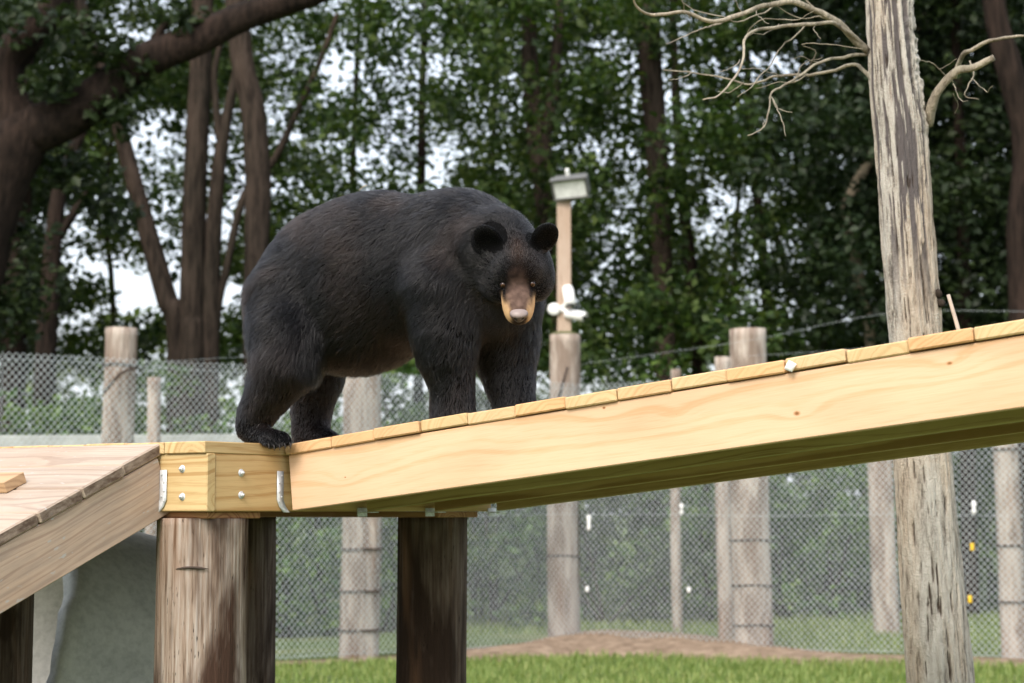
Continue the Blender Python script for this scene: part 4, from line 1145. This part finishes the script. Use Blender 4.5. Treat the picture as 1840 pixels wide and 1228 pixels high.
# legs
def leg(*pts, k=.045): B.chain([PX(*q) for q in pts], k)
leg((528, 545, .06, 92), (522, 610, .0, 78), (512, 652, -.04, 60), (487, 698, -.06, 43), (463, 742, -.07, 33), (454, 768, -.075, 29), k=.04)
leg((453, 770, -.075, 31), (462, 784, -.08, 22), (492, 786, -.085, 19), k=.025)
leg((575, 600, .28, 74), (568, 680, .31, 47), (560, 735, .32, 34), (557, 780, .32, 31), (592, 792, .28, 22), k=.045)
leg((800, 520, .07, 84), (802, 590, .07, 62), (803, 640, .08, 50), (812, 690, .10, 37), (814, 730, .11, 35), (813, 756, .11, 34), (838, 764, .10, 22), k=.045)
leg((905, 545, .27, 74), (908, 610, .30, 58), (910, 650, .31, 49), (918, 695, .31, 40), (926, 735, .31, 32), (928, 745, .31, 31), (948, 752, .30, 20), k=.045)
TOES = []
for i in range(5):                        # near hind paw, toes curling over the platform edge
    u = 476 + i * 9.5; v = 787 + 2.2 * math.sin(i * 1.2)
    a, ra = PX(u - 6, v - 1, -.095 + i * .010, 13.5); b, rb = PX(u + 4, v + 9, -.108 + i * .012, 11.5)
    B.cone(a, ra, b, rb, .008); TOES.append((a, b, rb))
Vb, Fb = surface_nets(B.F, B.lo, B.hs)
# smooth a little, then drop slivers
for _ in range(2):
    nb = np.zeros_like(Vb); ct = np.zeros(len(Vb))
    for a, b in ((0, 1), (1, 2), (2, 3), (3, 0)):
        np.add.at(nb, Fb[:, a], Vb[Fb[:, b]]); np.add.at(nb, Fb[:, b], Vb[Fb[:, a]]); np.add.at(ct, Fb[:, a], 1); np.add.at(ct, Fb[:, b], 1)
    Vb = Vb * .5 + nb / ct[:, None] * .5
fn = np.cross(Vb[Fb[:, 1]] - Vb[Fb[:, 0]], Vb[Fb[:, 2]] - Vb[Fb[:, 0]]) + np.cross(Vb[Fb[:, 2]] - Vb[Fb[:, 0]], Vb[Fb[:, 3]] - Vb[Fb[:, 0]])
Nb = np.zeros_like(Vb)
for k in range(4): np.add.at(Nb, Fb[:, k], fn)
Nb /= np.linalg.norm(Nb, axis=1)[:, None] + 1e-12
if np.mean(np.einsum('ij,ij->i', Nb, Vb - Vb.mean(0))) < 0: Fb = Fb[:, ::-1]; Nb = -Nb

def coat(P):
    """colour, hair length, comb direction and lift over the coat, from the place on the animal"""
    H = (P - hc) @ HR
    n = len(P); x, y, z = H[:, 0], H[:, 1], H[:, 2]
    base = np.tile(np.array([.0030, .0029, .0034]), (n, 1))
    br = np.clip((fbm(P * np.array([7, 7, 6]), 41) - .50) * 5, 0, 1)[:, None]
    base = base * (1 - .3 * br) + np.array([.016, .0085, .0055]) * .3 * br
    head = (np.linalg.norm(H - np.array([0, .05, -.01]), axis=1) < .26) & (y > -.09)
    crown = np.exp(-((x / .02) ** 2 + ((z - .085) / .03) ** 2 + ((y - .05) / .05) ** 2))[:, None] * head[:, None]
    base = base * (1 - .7 * crown) + np.array([.022, .011, .006]) * .7 * crown
    sg = lambda q: 1 / (1 + np.exp(-np.clip(q, -40, 40)))
    nz_ = (fbm(P * 90, 83, 2) - .5)
    side = np.clip((np.abs(x) + nz_ * .010 - .020) / .009, 0, 1) * sg((-.012 - z + nz_ * .01) / .004) * sg((y - .128 + nz_ * .02) / .005)
    bw = .025 + .24 * np.clip(y - .115, 0, 1)
    mz = head * (np.abs(x) < .066) * np.maximum(sg((y - .116 + nz_ * .012) / .006) * sg((bw - np.abs(x) + nz_ * .008) / .0035), side)
    tan = np.array([.50, .32, .17]); top = np.array([.105, .068, .054])
    gy_ = np.clip((y - .118) / .05, 0, 1)[:, None]
    top = (np.array([.028, .017, .013]) * (1 - gy_) + top * gy_) * (1 + 1.3 * nz_[:, None])  # brown bridge darkens towards the eyes, shading painted into the coat
    mcol = top * (1 - side[:, None]) + tan * side[:, None]
    chin = np.clip((-z - .085) / .01, 0, 1)[:, None]; mcol = mcol * (1 - chin) + np.array([.12, .08, .06]) * chin
    fr_ = (sg((y - .203) / .004) * sg((-.036 - z) / .004) * sg((.021 - np.abs(x)) / .003))[:, None]; mcol = mcol * (1 - fr_) + np.array([.025, .018, .016]) * fr_
    lip = np.exp(-((z + .072 + .25 * np.maximum(0, np.abs(x) - .02)) / .003) ** 2)[:, None] * .8; mcol = mcol * (1 - lip) + np.array([.04, .026, .02]) * lip
    base = base * (1 - mz[:, None]) + mcol * mz[:, None]
    spot = np.exp(-(((np.abs(x) - .038) / .008) ** 2 + ((y - .10) / .02) ** 2 + ((z - .030) / .006) ** 2))[:, None] * head[:, None]
    base = base * (1 - .5 * spot) + np.array([.03, .02, .012]) * .5 * spot
    rim = np.exp(-(((np.abs(x) - .0445) / .011) ** 2 + ((y - .106) / .03) ** 2 + ((z - .0125) / .009) ** 2))[:, None] * head[:, None]
    base = base * (1 - rim) + np.array([.008, .006, .005]) * rim
    ear = np.sqrt((np.abs(x) - .087) ** 2 + (y - .004) ** 2 + (z - .110) ** 2) < .062
    ear &= (z > .070) | (np.abs(x) > .10)
    base[ear] = np.array([.002, .002, .0022])
    low = np.clip((.62 - P[:, 2]) / .2, 0, 1)
    L = .036 * (1 - low) + .024 * low
    belly = np.clip((.62 - P[:, 2]) / .1, 0, 1) * ((P[:, 0] > .0) & (P[:, 0] < .52)); L = L + .016 * belly * np.clip((P[:, 2] - .40) / .05, 0, 1)
    feet = np.clip((.34 - P[:, 2]) / .06, 0, 1) * (P[:, 0] < .1); L = L * (1 - .5 * feet)
    hdist = np.clip(1 - (np.linalg.norm(H - np.array([0, .02, 0]), axis=1) - .12) / .08, 0, 1)
    L = L * (1 - hdist) + .015 * hdist
    fw = sg((y - .085) / .012) * head; L = L * (1 - fw) + .009 * fw; L = np.where(ear, .008, L); L = L * (1 - mz) + .0045 * mz
    fd = np.tile(np.array([-.72, .0, -.62]), (n, 1))
    fd = fd * (1 - low[:, None]) + np.array([-.25, 0, -1.0]) * low[:, None]
    hd = np.column_stack([x * 4.5, -np.ones(n) * .8, z * 2.2 + .12]) @ HR.T
    fd = fd * (1 - hdist[:, None]) + hd * hdist[:, None]
    ed = np.column_stack([x * 3, np.zeros(n), np.ones(n)]) @ HR.T; fd[ear] = ed[ear]
    lift = .42 * (1 - hdist) + .34 * hdist
    return base, L, fd, lift, mz

def mat_bearskin():
    m = NT('bear_skin'); a = m.n('ShaderNodeAttribute', attribute_name='coat')
    return m.done(a.outputs['Color'], .8, .05)
def mat_fur():
    m = NT('bear_fur')
    a = m.n('ShaderNodeAttribute', attribute_name='coat')
    h = m.t.nodes.new('ShaderNodeBsdfHairPrincipled'); h.parametrization = 'COLOR'
    m.l(a.outputs['Color'], h.inputs['Color'])
    h.inputs['Roughness'].default_value = .24; h.inputs['Radial Roughness'].default_value = .38
    h.inputs['Coat'].default_value = .0; h.inputs['IOR'].default_value = 1.36
    if 'Random Roughness' in h.inputs: h.inputs['Random Roughness'].default_value = .3
    m.l(h.outputs[0], m.out.inputs[0]); m.t.nodes.remove(m.b)
    return m.m
M_SKIN, M_FUR = mat_bearskin(), mat_fur()
bear = thing('black_bear', 'black bear with tan muzzle walking up the pine ramp looking straight out', 'bear', W(.25, TC, DECK))
cb = coat(Vb)[0]
me = mesh_np('bear_body', Wn(Vb), Fb, True)
ca = me.color_attributes.new('coat', 'FLOAT_COLOR', 'POINT'); ca.data.foreach_set('color', np.column_stack([cb, np.ones(len(cb))]).astype(np.float32).ravel())
obj('body', me, M_SKIN, bear)

# fur: strands rooted all over the body
T3 = np.vstack([Fb[:, [0, 1, 2]], Fb[:, [0, 2, 3]]])
e1, e2 = Vb[T3[:, 1]] - Vb[T3[:, 0]], Vb[T3[:, 2]] - Vb[T3[:, 0]]
ar = np.linalg.norm(np.cross(e1, e2), axis=1)
tcn = Vb[T3].mean(1); hdis = np.linalg.norm(tcn - hc - HR @ np.array([0, .05, 0]), axis=1)
wgt = ar * (1 + 2.5 * np.clip((.26 - hdis) / .12, 0, 1))
wgt = wgt * (tcn[:, 2] > DECK - .05)
hl = (tcn - hc) @ HR
wgt = wgt * ~((np.hypot(np.abs(hl[:, 0]) - .0445, hl[:, 2] - .0125) < .0095) & (hl[:, 1] > .06))
NH = 230000
ti = RNG.choice(len(T3), NH, p=wgt / wgt.sum())
r1, r2 = np.sqrt(RNG.random(NH)), RNG.random(NH)
w0, w1, w2 = (1 - r1)[:, None], (r1 * (1 - r2))[:, None], (r1 * r2)[:, None]
tri = T3[ti]
root = Vb[tri[:, 0]] * w0 + Vb[tri[:, 1]] * w1 + Vb[tri[:, 2]] * w2
nor = Nb[tri[:, 0]] * w0 + Nb[tri[:, 1]] * w1 + Nb[tri[:, 2]] * w2; nor /= np.linalg.norm(nor, axis=1)[:, None]
colr, Lh, fdir, lift, mz = coat(root)
tuft = np.stack([fbm(root * 16, 51 + k, 2) for k in range(3)], -1) - .5
tuft2 = np.stack([vnoise(root * 70, 61 + k) for k in range(3)], -1) - .5
fdir = fdir / np.linalg.norm(fdir, axis=1)[:, None] + tuft * .85 + tuft2 * .55 + RNG.normal(size=(NH, 3)) * .22
tang = fdir - nor * np.einsum('ij,ij->i', fdir, nor)[:, None]; tang /= np.linalg.norm(tang, axis=1)[:, None] + 1e-9
Lh = Lh * RNG.uniform(.55, 1.15, NH) * (.8 + .5 * fbm(root * 12, 71, 2))
lift = lift * RNG.uniform(.6, 1.4, NH)
NP = 5
pts = np.zeros((NH, NP, 3))
for k in range(NP):
    q = k / (NP - 1)
    pts[:, k] = root - nor * .002 + Lh[:, None] * (nor * (lift * (q - .45 * q * q) * 1.25)[:, None] + tang * q ** 1.15) + np.array([0, 0, -.10]) * (Lh * q * q)[:, None]
hc_d = bpy.data.hair_curves.new('fur')
hc_d.add_curves([NP] * NH)
hc_d.attributes['position'].data.foreach_set('vector', Wn(pts.reshape(-1, 3)).astype(np.float32).ravel())
ra = hc_d.attributes.get('radius') or hc_d.attributes.new('radius', 'FLOAT', 'POINT')
prof = np.array([.00062, .00062, .00056, .00042, .00012])
sc_ = np.clip(Lh / .012, .55, 1.0)
ra.data.foreach_set('value', (sc_[:, None] * prof[None]).astype(np.float32).ravel())
colr = colr * RNG.uniform(.7, 1.35, NH)[:, None]
pale = (RNG.random(NH) < .10)[:, None] & (mz < .3)[:, None]  # scattered lighter hairs: guard-hair sparkle painted as colour
colr = np.where(pale, colr * 3.5 + np.array([.017, .015, .014]), colr)
at_c = hc_d.attributes.new('coat', 'FLOAT_COLOR', 'CURVE')
at_c.data.foreach_set('color', np.column_stack([colr, np.ones(NH)]).astype(np.float32).ravel())
hc_d.materials.append(M_FUR)
fur = bpy.data.objects.new('fur', hc_d); COL.objects.link(fur)
fur.parent = bear; fur.matrix_parent_inverse = bear.matrix_basis.inverted()

# eyes, nose, claws
def surf_y(x, z, y0=.05, y1=.20):
    prev = None
    for y in np.arange(y0, y1, .001):
        i_ = np.round((hp(x, y, z) - B.lo) / B.hs).astype(int); f = B.F[tuple(i_)]
        if f > 0: return y
    return y1
EYX, EYZ = .0445, .0125
EYY = surf_y(EYX, EYZ)
def mat_eye():
    m = NT('bear_eye'); co = m.coords()
    d = m.n('ShaderNodeVectorMath', operation='LENGTH'); s_ = m.n('ShaderNodeSeparateXYZ'); m.l(co, s_.inputs[0])
    rr = m.math('SQRT', m.math('ADD', m.math('MULTIPLY', s_.outputs[0], s_.outputs[0]), m.math('MULTIPLY', s_.outputs[1], s_.outputs[1])))
    col = m.ramp(m.math('MULTIPLY', rr, 100.0), [(.28, (.004, .003, .003)), (.34, (.075, .032, .012)), (.62, (.05, .02, .009)), (.72, (.02, .012, .01))])
    return m.done(col, .22, .45)
M_EYE = mat_eye()
for sx in (-1, 1):
    Vv = []
    c = Vector(Wn([hp(sx * EYX, EYY - .0045, EYZ)])[0])
    look = Vector(Wn([hp(sx * .060, .2, EYZ + .01)])[0]) - Vector(Wn([hp(sx * EYX, .1, EYZ)])[0])
    V, Fc = tube_np([(0, 0, math.cos(a_) * .0095) for a_ in np.linspace(.02, math.pi - .02, 14)], [math.sin(a_) * .0095 for a_ in np.linspace(.02, math.pi - .02, 14)], 20)
    Mx = look.to_track_quat('Z', 'Y').to_matrix().to_4x4(); Mx.translation = c
    o = obj('eye', mesh_np('eye', V, Fc, True), M_EYE, bear); o.matrix_basis = Mx
NS = SDF((-.04, -.04, -.04), (.04, .04, .04), .0016)
NS.ell((0, 0, .004), (.0245, .021, .014), .006); NS.ell((0, -.003, -.008), (.015, .017, .014), .008)
for sx in (-1, 1):
    NS.ell((sx * .0105, .019, -.001), (.0058, .008, .0042), .003, None, True); NS.cone((sx * .016, .014, -.004), .003, (sx * .022, .004, -.007), .002, .002, True)
NS.cone((0, .021, -.002), .0012, (0, .016, -.020), .0014, .003, True)
Vn, Fn = surface_nets(NS.F, NS.lo, NS.hs)
m = NT('nose_leather'); co = m.coords(); s_ = m.n('ShaderNodeSeparateXYZ'); m.l(co, s_.inputs[0])
nz_ = m.noise(co, 260, 3)
f_ = m.math('ADD', m.math('MULTIPLY', s_.outputs[2], 40.0), m.math('MULTIPLY', nz_, .25))
M_NOSE = m.done(m.ramp(f_, [(.10, (.022, .017, .016)), (.34, (.11, .085, .08)), (.55, (.25, .20, .185))]), .42, .45)
Mn = Matrix([list(dirv) for dirv in (Wn([hp(1, 0, 0)])[0] - Wn([hp(0, 0, 0)])[0], Wn([hp(0, 1, 0)])[0] - Wn([hp(0, 0, 0)])[0], Wn([hp(0, 0, 1)])[0] - Wn([hp(0, 0, 0)])[0])]).transposed().to_4x4()
Mn = Mn @ Matrix.Scale(1.14, 4)
Mn.translation = Vector(Wn([hp(0, .221, -.030)])[0])
o = obj('nose', mesh_np('nose', Vn, Fn[:, ::-1] if Mn.determinant() < 0 else Fn, True), M_NOSE, bear); o.matrix_basis = Mn
M_CLAW = mat_simple('claw_horn', (.025, .022, .021), .6, .3, 0, 40, .2)
for (a, b, rb) in TOES:
    a, b = np.array(a), np.array(b); dv = (b - a) / np.linalg.norm(b - a)
    P = np.array([b, b + dv * .012 + np.array([.004, -.004, -.002]), b + dv * .018 + np.array([.004, -.006, -.014])])
    V, Fc = tube_np(catmull(Wn(P), 8), np.linspace(.0045, .0008, 8), 8)
    obj('claw', mesh_np('claw', V, Fc, True), M_CLAW, bear)
# a few dry grass straws caught in the coat of the back
M_STRAW = mat_simple('dry_straw', (.50, .40, .22), .7, .2, 0, 20, .2)
for i, (u, v, du, dv) in enumerate(((645, 342, 14, -9), (655, 394, -11, 1), (752, 352, 8, 3))):
    pa_, pb_ = on_t(u, v, TC - .09 if v > 350 else TC), on_t(u + du, v + dv, TC - .09 if v > 350 else TC)
    V, Fc = tube_np(Wn(np.array([pa_, (pa_ + pb_) / 2 + [0, 0, .003], pb_])), .0013, 5)
    obj('straw', mesh_np('straw', V, Fc), M_STRAW, bear)
